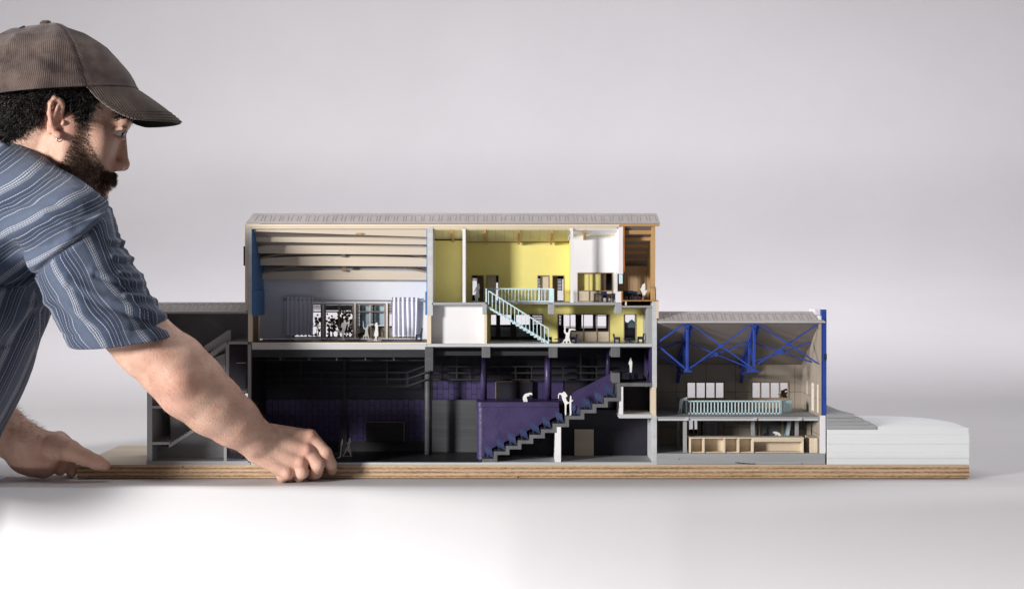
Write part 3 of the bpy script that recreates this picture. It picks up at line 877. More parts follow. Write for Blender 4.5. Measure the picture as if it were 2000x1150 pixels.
# columns
def column(px0, px1, y0, y1, d, mt, name='column'):
    m = MB(); x0, _, z1_ = W(px0, y0, d); x1, _, z0_ = W(px1, y1, d)
    c = ((x0 + x1) / 2); m.tube([(c, d, z0_), (c, d, z1_)], (x1 - x0) / 2, 20)
    o = m.build(name, mt, main, smooth=False)
    for p in o.data.polygons: p.use_smooth = len(p.vertices) == 4
    return o
column(829.5, 842, 690, 886.5, 110, 'dark_grey_paint')
column(937.5, 951, 686, 786, 95, 'purple_paint'); column(1063.5, 1077, 686, 786, 95, 'purple_paint'); column(1183, 1193, 684, 735, 95, 'purple_paint')
for a, b, y in ((830, 846, 724), (941, 957.6, 698.2), (1072, 1089, 698.2), (1194, 1211, 697.2)):
    m = MB(); m.pb(a, b, 677.4, y, 0.8, 70); m.build('beam_end', 'dark_grey_paint', main, bevel=.5) if a < 900 else m.build('beam_end', 'mid_grey_paint', main, bevel=.5)
# stepped seating deck: tread lines measured along the cut face
TR = [(941.5, 964.2, 895.5), (964.2, 987.8, 881.2), (987.8, 1011, 870.4), (1011, 1034, 859.5), (1034, 1056.8, 848.8), (1056.8, 1079.4, 838.0), (1079.4, 1104, 826.8),
      (1104, 1134, 812), (1134, 1157.5, 799.8), (1157.5, 1180, 788.6), (1180, 1205, 776.5)]
# purple tribune flank with rounded corner and capping ledge
d0 = 40
def xz(px, py, d=2):
    p = W(px, py, d); return p[0], p[2]
Xl = W(931, 0, d0)[0]; Xr = W(1092, 0, d0)[0]
zhi = W(0, 795, d0)[2]
pts = [(Xl + 12, zhi), (Xr, zhi)]
pts += [(Xr, xz(0, 814)[1]), xz(946, 887), (xz(946, 0)[0], xz(0, 902)[1]), (Xl + 12, xz(0, 902)[1])]
def extrude_xz(pts, ya, yb):
    n = len(pts)
    return [(x, ya, z) for x, z in pts] + [(x, yb, z) for x, z in pts], [tuple(range(n)), tuple(range(2 * n - 1, n - 1, -1))] + [(i, i + n, (i + 1) % n + n, (i + 1) % n) for i in range(n)]
fl = MB(); fl.add(*extrude_xz(pts, d0, d0 + 4))
zlo = xz(0, 902)[1]
arc = [(Xl + 12 - 12 * math.sin(t), d0 + 12 - 12 * math.cos(t)) for t in np.linspace(0, math.pi / 2, 9)] + [(Xl, 118)]
arc2 = [(x + 3, y + 0) if y > d0 + 12 else (Xl + 12 - 9 * math.sin(t), d0 + 12 - 9 * math.cos(t)) for (x, y), t in zip(arc, list(np.linspace(0, math.pi / 2, 9)) + [math.pi / 2])]
def extr(poly, za, zb):
    n = len(poly)
    return [(x, y, za) for x, y in poly] + [(x, y, zb) for x, y in poly], [tuple(range(n))[::-1], tuple(range(n, 2 * n))] + [(i, (i + 1) % n, (i + 1) % n + n, i + n) for i in range(n)]
fl.add(*extr(arc + arc2[::-1], zlo, zhi))
flank = fl.build('tribune_flank', 'purple_paint', main)
m = MB()
led = [(x - 1.2 * (1 if x < Xl + 11 else 0), y - 2) for x, y in arc]
m.add(*extr([(Xr, 118)] + [(Xr, d0 - 2)] + led, zhi + .2, zhi + 10.5)); m.build('capping_ledge', 'purple_paint', flank, bevel=1.0)
# row of dribbled glue dots down the flank
m = MB()
for k in range(22):
    px = 971 + 3.5 * math.sin(k * 0.9) + k * 0.05; py = 797 + k * 3.0
    x, y, z = W(px, py, d0); m.tube([(x, d0 - .9, z), (x, d0 + .2, z)], 0.75, 6)
m.build('glue_dot', 'purple_paint', flank)
# sloping purple parapet beside the upper rows
m = MB(); m.prism([(1118, 800), (1118, 767), (1197, 727), (1197, 760), (1150, 800)], 60, 64); m.build('sloping_parapet', 'purple_paint', main)
P = []
for (a, b, y) in TR: P += [(a, y), (b, y)]
P += [(1205, 749), (1212.5, 749)]
Q = [(a + 7.2, y + 6.6) for a, y in P[:-2]]
poly = [(941.5, 901.5)] + P + [(1212.5, 783.1)] + [q for q in Q[::-1] if q[0] < 1212.5][1:-1] + [(971.4, 901.5)]
m = MB(); m.prism(poly, 2, 130); m.build('seating_steps', 'dark_grey_paint', main)
m = MB(); m.prism(poly, 1.2, 1.9); m.build('step_edge', 'mid_grey_paint', main)
# control booth, box room below it, understage walls
m = MB(); m.pb(1196, 1211, 728, 747.4, 1.8, 60); m.build('booth_parapet', 'mid_grey_paint', main, bevel=.4)
m = MB(); m.pb(1206, 1274, 747.6, 754.4, 1.6, 120); m.build('booth_floor', 'mid_grey_paint', main, bevel=.4)
m = MB(); m.box(W(1271, 0, 4)[0], W(1274, 0, 4)[0], 4, 160, W(0, 747, 4)[2], W(0, 678, 4)[2]); m.build('purple_lining', 'purple_paint', main)
m = MB(); m.pb(1210.5, 1217, 755, 810, 2, 90); m.build('box_room_wall', 'white_card', main)
m = MB(); m.pb(1209, 1273.4, 808.6, 816.5, 1.8, 90); m.build('box_room_floor', 'pale_grey_paint', main, bevel=.4)
m = MB(); m.pb(1216, 1274, 755, 809, 90, 92); m.build('box_room_back', 'black_paint', main)
m = MB(); m.pb(1084, 1095.6, 833.5, 902, 2, 100); m.build('understage_wall', 'white_card', main)
m = MB(); m.pb(1122, 1159.5, 838, 890, 98, 100); m.build('understage_door', 'pale_ply', main)
m = MB(); m.wall(950, 1278, 800, 905, 100.5, 102); m.build('understage_back', 'black_paint', main)
# ------------------------------------------------------------------ low hall at the right with blue trusses
hall = thing('hall_model', 'low cutaway hall with cobalt blue trusses and beige panelled walls', 'model building', W(1450, 907, 90))
HB = 182
xl, xr = W(1285, 0, 2)[0], W(1612, 0, 2)[0]
zf = W(0, 885, 2)[2]
m = MB(); m.pb(1283.5, 1612, 885, 906.5, 1.6, 200); m.build('plinth', 'grey_paint', hall, bevel=.6)
m = MB()
for px, py, w in ((1440, 903, 4), (1448, 904, 6), (1456, 904.6, 5), (1463, 905, 3), (1471, 905, 4), (1327, 896, 1), (1566, 905, 1.2)):
    x, _, z = W(px, py, 1.6); m.box(x - w, x + w, 1.2, 2.4, z - .7, z + .7)
m.build('paint_chip', 'black_paint', hall)
# roof: front strip, ridge, long back slope, ceiling lining
zr0 = W(0, 629.5, 0)[2]
x0, x1 = W(1284, 0, -3)[0], W(1609, 0, -3)[0]
m = MB()
A = [(x0, -4, zr0), (x1 + 2, -4, zr0), (x1 + 2, -4, zr0 + 2.6), (x0, -4, zr0 + 2.6)]
B = [(x0 + 2, 50, zr0 + 17), (x1 - 9, 50, zr0 + 17), (x1 - 9, 50, zr0 + 20), (x0 + 2, 50, zr0 + 20)]
C = [(x0 + 2, 196, zr0 - 40), (x1 - 9, 196, zr0 - 40), (x1 - 9, 196, zr0 - 37), (x0 + 2, 196, zr0 - 37)]
m.hexa(A, B); m.hexa(B, C)
hroof = m.build('roof', 'roof_card', hall)
roof_tabs(hroof, 0, 0, x0 + 10, x1 - 12, zr0 + 1.5, zr0 + 18.5, -4, 50, 17, 1.6)
m = MB(); m.hexa([(x0, -5.4, zr0 - .6), (x1 + 3, -5.4, zr0 - .6), (x1 + 3, -5.4, zr0 + 1.6), (x0, -5.4, zr0 + 1.6)], [(x0, -3.8, zr0 - .6), (x1 + 3, -3.8, zr0 - .6), (x1 + 3, -3.8, zr0 + 1.6), (x0, -3.8, zr0 + 1.6)])
m.build('eaves_edge', 'pale_grey_paint', hroof)
zc0, zc1 = W(0, 631, 3)[2], W(0, 712, HB)[2]
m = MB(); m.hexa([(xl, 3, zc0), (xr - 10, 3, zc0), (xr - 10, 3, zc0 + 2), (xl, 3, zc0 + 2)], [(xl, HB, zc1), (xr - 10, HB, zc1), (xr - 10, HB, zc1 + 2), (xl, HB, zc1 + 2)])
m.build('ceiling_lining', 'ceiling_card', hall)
# back wall with the two four-light windows above and openings below
zm = 806
m = MB(); m.wall(1263, 1575, 690, 806, HB, HB + 4, [(1341, 1415.5, 745.5, 778.5), (1468, 1541, 745.5, 778.5)]); m.build('rear_wall', 'beige_panels', hall)
for a, b in ((1340.4, 1416), (1467.4, 1541.5)):
    m = MB(); m.frame(a, b, 744.8, 779.2, HB - 1, HB + 5, 2.6)
    for k in (1, 2, 3):
        c = a + (b - a) * k / 4; m.pb(c - 1.3, c + 1.3, 747.4, 776.6, HB - .6, HB + 4.5)
    m.build('window_frame', 'frame_wood', hall)
m = MB(); m.wall(1266, 1575, 808, 880, 150, 153, [(1346, 1362, 800, 846), (1366, 1415, 812, 875), (1477, 1540, 812, 875)]); m.build('lower_rear_wall', 'beige_panels', hall)
m = MB(); m.pb(1366, 1372, 812, 875, 156, 160); m.build('dark_panel', 'soft_black', hall)
m = MB(); m.pb(1370, 1382, 812, 875, 165, 168); m.pb(1382, 1400, 812, 875, 172, 174); m.pb(1400, 1416, 812, 875, 165, 168); m.build('grey_panel', 'grey_paint_upright', hall)
m = MB(); m.pb(1343, 1366, 838, 875, 158, 160); m.build('dark_panel', 'soft_black', hall)
m = MB(); m.pb(1475, 1548, 808, 878, 160, 163); m.build('dark_panel', 'charcoal_card', hall)
for a, b, d in ((1353.5, 1356.5, 149), (1366, 1368.5, 149), (1400, 1402, 149), (1411.5, 1415, 149), (1482, 1485, 146), (1527, 1530, 146)):
    m = MB(); m.pb(a, b, 816, 876, d - 3, d); m.build('slim_post', 'frame_wood', hall)
# right end wall: beige inside with three slots, blue cladding outside, white lower part
dts = [(14, 22, 752, 802), (52, 76, 746, 800), (118, 126, 742, 772)]
m = MB()
xw0, xw1 = W(1600.5, 0, 2)[0], W(1604, 0, 2)[0]
slots = [(10, 24, W(0, 751, 10)[2], W(0, 807, 10)[2]), (54, 78, W(0, 748, 60)[2], W(0, 803, 60)[2]), (122, 134, W(0, 744, 120)[2], W(0, 771, 120)[2])]
Y = sorted({3, 16, HB} | {v for s in slots for v in s[:2]})
zt, zb = zc0 - 1, zf
for a, b in zip(Y, Y[1:]):
    hole = [s for s in slots if s[0] <= a and b <= s[1]]
    # upper edge follows the ceiling slope
    ta, tb = zc0 + (zc1 - zc0) * (a - 3) / (HB - 3) + 1, zc0 + (zc1 - zc0) * (b - 3) / (HB - 3) + 1
    segs = [(None, zb)] if not hole else [(None, hole[0][2]), (hole[0][3], zb)]
    for hi, lo in segs:
        za, zb2 = (ta, tb) if hi is None else (hi, hi)
        m.hexa([(xw0, a, lo), (xw1, a, lo), (xw1, a, za), (xw0, a, za)], [(xw0, b, lo), (xw1, b, lo), (xw1, b, zb2), (xw0, b, zb2)])
m.build('end_wall', 'beige_side_panels', hall)
for (a, b, t, l) in slots:
    m = MB(); m.box(xw0 + 1.0, xw0 + 2.4, a + .2, b - .2, l + .2, t - .2); m.build('window_panel', 'white_card', hall)
m = MB()
for (a, b, t, l) in slots[:2]:
    for yy in (a, b - 1.5): m.box(xw0 - .6, xw0 + .9, yy, yy + 1.5, l, t)
    m.box(xw0 - .6, xw0 + .9, a + 1.5, b - 1.5, t - 9, t - 7.6)
m.build('window_frame', 'cream_wood_upright', hall)
m = MB()
bx0, bx1 = W(1604.6, 0, 2)[0], W(1614.5, 0, 2)[0]
z_hi, z_lo = W(0, 604.5, 2)[2], W(0, 810, 2)[2]
Yb = Y + [HB + 12]
for a, b in zip(Yb, Yb[1:]):
    a = max(a, 2)
    hole = [s for s in slots if s[0] <= a + 1.1 and b <= s[1]]
    for hi, lo in ([(z_hi if b < 20 else z_hi - 30, z_lo)] if not hole else [(z_hi if b < 20 else z_hi - 30, hole[0][2]), (hole[0][3], z_lo)]):
        m.box(bx0, bx1, a, b, lo, hi)
bl = m.build('blue_cladding', 'cobalt_paint', hall)
m = MB()
for py in (623, 693, 699.5, 704, 719, 726, 757.5, 779): 
    x, _, z = W(1611, py, 2); m.box(bx0 + 5.5, bx1 - .3, 1.55, 3, z - .5, z + .5)
x, _, z = W(1611, 696.5, 2); m.box(bx0 + 4.5, bx1 + .4, 1.3, 4, z - 5.5, z + 5.5)
m.build('cladding_joint', 'navy_paint', bl)
m = MB(); m.pb(1592, 1604.4, 604.5, 626, 30, 90); m.pb(1600, 1604.4, 617, 628.5, 2.4, 20); m.build('parapet_block', 'white_card', hall)
m = MB(); m.pb(1601.5, 1612.6, 811, 885, 2, HB); m.build('end_wall_base', 'white_card', hall, bevel=.4)
m = MB(); m.pb(1603, 1604.5, 632, 810, 1.5, 5); m.build('wall_edge', 'beige_card', hall)
# mezzanine
m = MB(); m.pb(1284, 1601.4, 813.6, 817, 2, HB); m.build('mezzanine_slab', 'grey_paint', hall, bevel=.4)
m = MB(); m.pb(1284, 1599, 817.1, 821, 4, 9); m.pb(1284, 1599, 817.1, 821, 90, 95); m.build('edge_beam', 'pale_grey_paint', hall)
for px in (1342, 1475, 1563.5):
    m = MB(); m.pb(px - 3, px + 3, 815, 821, 1.2, 30); m.build('beam_end', 'pale_grey_paint', hall)
for a, b, d in ((1334.6, 1341.5, 14), (1321.5, 1328, 110), (1467.5, 1474, 50), (1553.6, 1560, 50)):
    m = MB(); x0_, _, _ = W(a, 0, d); x1_, _, _ = W(b, 0, d)
    m.box(x0_, x1_, d, d + 7, zf, W(0, 817.2, 2)[2]); m.build('column', 'grey_paint_upright', hall)
# mezzanine railing, pale blue: front run, left return, splayed right return
zs = W(0, 813.6, 2)[2]
def slot_rail(m, P, Q, h, n, th=1.6):
    P, Q = Vector(P), Vector(Q); up = Vector((0, 0, h))
    m.bar(P + up * .05, Q + up * .05, 2, 2.6); m.bar(P + up, Q + up, 2, 2.8)
    for k in range(n + 1):
        a = P.lerp(Q, k / n); m.bar(a, a + up, 2.2, 2.0)
m = MB()
pA = Vector((W(1342, 0, 58)[0], 58, zs)); pB = Vector((W(1523, 0, 58)[0], 58, zs))
slot_rail(m, pA, pB, 25.5, 27)
pC = Vector((pB.x + 32, 105, zs)); slot_rail(m, pB + Vector((2, 1, 0)), pC, 25.5, 9)
m.build('mezzanine_railing', 'pale_blue_paint', hall)
m = MB(); pD = Vector((pA.x - 8, 168, zs))
m.hexa([(pA.x - 1, 58, zs), (pA.x + 1, 58, zs), (pA.x + 1, 58, zs + 26), (pA.x - 1, 58, zs + 26)], [(pD.x - 1, 168, zs), (pD.x + 1, 168, zs), (pD.x + 1, 168, zs + 26), (pD.x - 1, 168, zs + 26)])
m.pb(1340, 1343.5, 779, 808, 57, 60)
m.build('mezzanine_railing', 'pale_blue_paint', hall)
# blue trusses running back into the hall
def truss(px):
    m = MB()
    X = W(px, 0, 6)[0]
    t0 = zc0 - 2; zb0 = W(0, 722, 8)[2]; zk = zc1 - 2
    up = (0, 0, 1)
    m.bar((X, 4, t0 - 3), (X, HB - 4, zk - 3), 7, 8)                  # rafter under the ceiling
    m.bar((X, 12, t0), (X, 12, zb0 - 4), 5, 5)                       # king post
    m.bar((X + 5, 15, t0 + 1), (X + 5, 15, t0 - 20), 8, 3)
    m.bar((X, 8, zb0), (X, HB - 6, zk - 18), 6, 5)                   # bottom chord
    m.bar((X, HB - 36, zk + 4), (X, HB - 3, zk - 34), 6, 6)           # curved knee at the wall
    m.bar((X, 12, zb0 + 2), (X, 70, t0 + (zk - t0) * .36), 4, 4)
    m.bar((X, 70, t0 + (zk - t0) * .36 - 4), (X, 80, zb0 + (zk - 18 - zb0) * .4), 4, 4)
    m.bar((X, 80, zb0 + (zk - 18 - zb0) * .4), (X, 128, t0 + (zk - t0) * .68), 4, 4)
    m.bar((X + 9, 16, t0 - 6), (X + 8, 70, t0 + (zk - t0) * .36 - 14), 3, 3)
    m.bar((X - 6, 8, zb0 - 3), (X + 9, 8, zb0 - 3), 4, 3)             # foot plate
    o = m.build('truss', 'cobalt_paint', hall, bevel=.4)
    return X, t0, zb0
T1 = truss(1343); T2 = truss(1474)
def xbrace(xa, xb, d, zt_, zb_, hub=4.6, pxc=None, half=False):
    m = MB()
    a, b, c, e = (xa, d, zt_), (xb, d, zb_), (xa, d + 2.4, zb_), (xb, d + 2.4, zt_)
    m.bar(a, b, 2.0, 2.6); m.bar(c, e, 2.0, 2.6)
    cx, cz = (xa + xb) / 2, (zt_ + zb_) / 2
    n = 8
    m.add([(cx + hub * math.cos(2 * math.pi * (k + .5) / n), d - 2.2, cz + hub * math.sin(2 * math.pi * (k + .5) / n)) for k in range(n)] +
          [(cx + hub * math.cos(2 * math.pi * (k + .5) / n), d + 4.4, cz + hub * math.sin(2 * math.pi * (k + .5) / n)) for k in range(n)],
          [tuple(range(n)), tuple(range(2 * n - 1, n - 1, -1))] + [(i, i + n, (i + 1) % n + n, (i + 1) % n) for i in range(n)])
    m.build('cross_brace', 'cobalt_paint', hall)
zt_f, zb_f = W(0, 631.5, 8)[2], W(0, 719, 8)[2]
xbrace(T1[0] + 5, T2[0] - 4, 8, zt_f, zb_f)
xbrace(T2[0] + 6, W(1600, 0, 8)[0], 8, zt_f, W(0, 711, 8)[2])
def half_brace(xw, xt, d, zt_, zb_):
    m = MB(); zm_ = (zt_ + zb_) / 2 + 6
    m.bar((xw, d, zm_), (xt, d, zt_), 2.0, 3.4); m.bar((xw, d + 2.4, zm_ - 4), (xt, d + 2.4, zb_), 2.0, 3.4)
    m.build('cross_brace', 'cobalt_paint', hall)
half_brace(W(1284, 0, 2)[0], T1[0] - 5, 8, zt_f, zb_f)
zt_b, zb_b = W(0, 668, 78)[2], W(0, 716, 78)[2]
xbrace(T1[0] + 5, T2[0] - 4, 78, zt_b, zb_b)
xbrace(T2[0] + 6, W(1585, 0, 78)[0], 78, zt_b, W(0, 707, 78)[2])
half_brace(W(1284, 0, 2)[0], T1[0] - 5, 78, zt_b, zb_b)
# light-blue stair string at the back right, dark sloping soffit and low wall
m = MB(); m.hexa([W(1534, 852, 100), W(1541, 852, 100), W(1546, 820, 100), W(1539, 820, 100)], [W(1530, 860, 140), W(1537, 860, 140), W(1545, 820, 140), W(1538, 820, 140)]); m.build('stair_string', 'pale_blue_paint', hall)
m = MB(); m.prism([(1545, 820), (1588, 820), (1582, 837), (1541, 836)], 128, 132); m.build('stair_soffit', 'charcoal_card', hall)
m = MB(); m.pb(1541, 1583, 837.5, 876, 134, 138); m.build('low_wall', 'beige_card', hall)

# ------------------------------------------------------------------ counter and boxes in the hall
cz = zf + .3
m = MB()
cxa, cxb = W(1347, 0, 8)[0], W(1569, 0, 8)[0]
ctop = W(0, 853.5, 8)[2]
counter = thing('bar_counter', 'long pale plywood bar counter with open shelf bays in the hall', 'counter', ((cxa + cxb) / 2, 20, cz))
m.box(cxa, cxb, 30, 33, cz, ctop - 2.2); m.build('back_panel', 'pale_ply', counter)
m = MB(); m.box(cxa - .5, cxb + .5, 6, 34, ctop - 2, ctop); m.build('counter_top', 'cream_wood', counter)
m = MB(); m.box(W(1472, 0, 7)[0], cxb - 2, 6.5, 9, ctop - 8.5, ctop - 2.1); m.build('apron', 'pale_ply', counter)
m = MB(); m.box(cxa + 2, cxb - 2, 9, 29.5, cz, cz + 1.6); m.build('bottom_shelf', 'pale_ply', counter)
for px in (1348, 1374.5, 1415, 1442.5, 1470.5, 1568):
    X = W(px, 0, 8)[0]; m = MB(); m.box(X - 1.4, X + 1.4, 6.8, 29.8, cz, ctop - 2.1); m.build('divider', 'cream_wood_upright', counter)
m = MB(); m.pb(1582, 1597, 855, 885, 10, 60); 
o = one(m, 'wooden_box', 'cream_wood_upright', 'plain cream wooden box between counter end and white wall', 'box', bevel=.4)
m = MB(); m.pb(1570, 1579.5, 853, 880, 60, 90)
o = one(m, 'wooden_box', 'frame_wood', 'dark brown box set back behind the end of the counter', 'box', bevel=.4)
m = MB(); m.pb(1492, 1502, 846, 855, 60, 66); m.pb(1495, 1499, 855, 862, 61, 64)
one(m, 'screen', 'black_paint', 'small black screen behind the bar counter in the hall', 'screen')

# ------------------------------------------------------------------ stacked white terrain block with grey stepped slope
ter = thing('terrain_block', 'white layered foam terrain block with grey stepped slope on top', 'terrain model', W(1755, 907, 90))
tx0, tx1 = W(1615.5, 0, 1)[0], W(1893.2, 0, 1)[0]
zb = W(0, 906.6, 1)[2]
lay = [906.6, 894.5, 882.5, 866.5, 848, 833.5]
for i, (a, b) in enumerate(zip(lay, lay[1:])):
    m = MB()
    j = (0, .6, -.4, .5, 0)[i]
    za, zt = W(0, a, 1)[2], W(0, b, 1)[2]
    zt -= .15
    xr_ = tx1 + j * .8 + (-1.5 if i == 4 else 0)
    if i < 4:
        pl = [(tx0, 1 + j), (xr_, 1 + j), (xr_, 150), (xr_ - 24, 186), (tx0, 186)]
        m.add(*extr(pl, za, zt))
    else:
        # top sheet dips gently towards its front right corner
        nx, ny = 28, 12
        vs, fs = [], []
        for ix in range(nx + 1):
            for iy in range(ny + 1):
                u, v = ix / nx, iy / ny
                x = tx0 + (xr_ - tx0) * u; y = 1.4 + 184 * v
                x -= max(0, (v - .55)) * 90 * max(0, u - .75) * 4 * .6
                h = 5.0 * (1 - (max(0, u - .55) / .45) ** 1.6) + 3 * math.sin(v * 2.4) * (1 - u * .5) - 3.2
                if iy == 0: h = min(h, 1.0) * .5
                vs.append((x, y, zt + h))
        for ix in range(nx):
            for iy in range(ny):
                a_ = ix * (ny + 1) + iy; fs.append((a_, a_ + ny + 1, a_ + ny + 2, a_ + 1))
        base = len(vs)
        rim = [ix * (ny + 1) for ix in range(nx + 1)] + [nx * (ny + 1) + iy for iy in range(1, ny + 1)] + [ix * (ny + 1) + ny for ix in range(nx - 1, -1, -1)] + [iy for iy in range(ny - 1, 0, -1)]
        for r in rim: vs.append((vs[r][0], vs[r][1], za))
        k = len(rim)
        for q in range(k): fs.append((rim[q], base + q, base + (q + 1) % k, rim[(q + 1) % k]))
        fs.append(tuple(base + q for q in range(k)))
        m.add(vs, fs)
    m.build('foam_layer', 'foam_board', ter, bevel=.25 if i < 4 else 0)
st_ = [(838.8, 829.3, 1712), (829.2, 823.0, 1699), (822.9, 816.0, 1684.5), (815.9, 808.5, 1669)]
for i, (a, b, xe) in enumerate(st_):
    m = MB(); za, zt = W(0, a, 0)[2], W(0, b, 0)[2]
    xr_ = W(xe, 0, 0)[0]
    pl = [(tx0 - 1, -.6 - .2 * i), (xr_, -.6 - .2 * i), (xr_ - 4, 40), (xr_ - 16, 90), (xr_ - 40, 140), (tx0 - 1, 160)]
    m.add(*extr(pl, za + .2, zt)); m.build('stepped_slope', 'grey_paint', ter, bevel=.5)
m = MB()
nx, ny = 16, 10
vs = []; fs = []
zt = W(0, 808.5, 0)[2]; xr_ = W(1668, 0, 0)[0]
for ix in range(nx + 1):
    for iy in range(ny + 1):
        u, v = ix / nx, iy / ny
        vs.append((tx0 - 1 + (xr_ - 22 * v - tx0) * u, 0 + 150 * v, zt + .1 + 16 * math.sin(v * 1.5) * (1 - u ** 1.8)))
for ix in range(nx):
    for iy in range(ny):
        a_ = ix * (ny + 1) + iy; fs.append((a_, a_ + ny + 1, a_ + ny + 2, a_ + 1))
m.add(vs, fs)
m.build('curved_slope_top', 'grey_paint', ter, smooth=True)
# ------------------------------------------------------------------ paper trees, curtains, chairs, tables, seats, figures
def paper_tree(base_px, top_y, d, wpx, nleaf, label, seed, spread=0.35, mt='tree_card', big=3.4):
    R = random.Random(seed)
    m = MB()
    bx, by = base_px
    P0 = Vector(W(bx, by, d)); H = (W(bx, top_y, d)[2] - P0.z); Wd = wpx / 2 * (1 + d / D)
    root = thing('paper_tree', label, 'paper tree', tuple(P0))
    tips = []
    def grow(p, ang, L, r, lev):
        q = p + Vector((math.sin(ang) * L, R.uniform(-.6, .6), math.cos(ang) * L))
        m.tube([p, (p + q) / 2 + Vector((R.uniform(-1, 1), 0, 0)), q], [r, r * .8, r * .6], 5)
        tips.append(q)
        if lev > 0:
            for k in range(R.choice((2, 3))):
                grow(q, ang + R.uniform(-spread, spread) * 2.0, L * R.uniform(.55, .85), r * .62, lev - 1)
    for k in range(3):
        grow(P0 + Vector((R.uniform(-Wd * .5, Wd * .5), 0, 0)), R.uniform(-.25, .25), H * .28, .9, 3)
    m.build('trunk', mt, root)
    L = MB()
    for k in range(nleaf):
        if R.random() < .6:
            t = R.choice(tips); c = t + Vector((R.gauss(0, 2.5), R.uniform(-2, 2), R.gauss(0, 2.5)))
        else:
            c = P0 + Vector((R.uniform(-Wd, Wd), R.uniform(-2.5, 2.5), H * R.uniform(.08, 1)))
        if c.z < P0.z + 1 or abs(c.x - P0.x) > Wd or c.z > P0.z + H: continue
        r = big * R.uniform(.45, 1.05); n = 7; a0 = R.random() * 6
        ring = [(c.x + r * R.uniform(.7, 1.15) * math.cos(a0 + 2 * math.pi * j / n), c.y, c.z + r * R.uniform(.7, 1.1) * math.sin(a0 + 2 * math.pi * j / n)) for j in range(n)]
        L.add(ring + [(x, y + .8, z) for x, y, z in ring], [tuple(range(n)), tuple(range(2 * n - 1, n - 1, -1))] + [(i, i + n, (i + 1) % n + n, (i + 1) % n) for i in range(n)])
    L.build('foliage', mt, root)
    return root
paper_tree((622, 660), 606, 152, 30, 26, 'sparse brown paper tree behind the window by the left curtain', 3, .3, big=3.6)
paper_tree((650, 660), 608, 153, 40, 52, 'loose brown paper tree filling the left half of the second window', 11, .4)
paper_tree((678, 660), 606, 156, 34, 260, 'dense dark brown paper tree behind the kicking dancer', 5, .5, big=3.8)
paper_tree((703, 661), 648, 149.5, 14, 30, 'low brown paper bush at the foot of the blue screened window', 8, .5, big=2.4)
paper_tree((1535, 792), 760, 232, 30, 90, 'brown paper tree top seen through the right hall window', 9, .5, big=4)

def curtain(px0, px1, y0, y1, d, label, folds, dark=False):
    m = MB()
    n = folds * 10
    t = 0.9
    rows = 14
    x0, x1 = W(px0, 0, d)[0], W(px1, 0, d)[0]; zt, zb = W(0, y0, d)[2], W(0, y1, d)[2]
    R = random.Random(folds)
    ph = [R.uniform(-.5, .5) for _ in range(folds + 1)]
    vs, fs = [], []
    for s in (0, 1):
        for i in range(n + 1):
            for j in range(rows + 1):
                u, v = i / n, j / rows
                a = u * folds * 2 * math.pi + .5 * math.sin(v * 3 + u * 5)
                x = x0 + (x1 - x0) * u + (2.2 * (v ** 2) * (-1 if u < .12 else 0)) + 1.2 * math.sin(v * 2.2 + u * 9) * v
                vs.append((x, d + (2.0 + .6 * v) * math.sin(a) + s * t, zt + (zb - zt) * v + (1.2 * math.cos(a) if j == rows else 0) + (.8 * math.cos(a) if j == 0 else 0)))
    N = (n + 1) * (rows + 1)
    for s in (0, 1):
        for i in range(n):
            for j in range(rows):
                a = s * N + i * (rows + 1) + j
                q = (a, a + rows + 1, a + rows + 2, a + 1)
                fs.append(q if s == 0 else q[::-1])
    for i in range(n):
        for j in (0, rows):
            a = i * (rows + 1) + j; fs.append((a, a + N, a + N + rows + 1, a + rows + 1))
    m.add(vs, fs)
    return one(m, 'curtain', 'curtain_cloth', label, 'curtain', 'curtains of the rehearsal room', smooth=True, recalc=False)
curtain(556, 612, 579.5, 655, RW - 9, 'shaded grey curtain hanging at the left of the rehearsal room window', 7)
curtain(765.5, 816, 581, 657, RW - 9, 'bright white pleated curtain at the right of the rehearsal room window', 6)

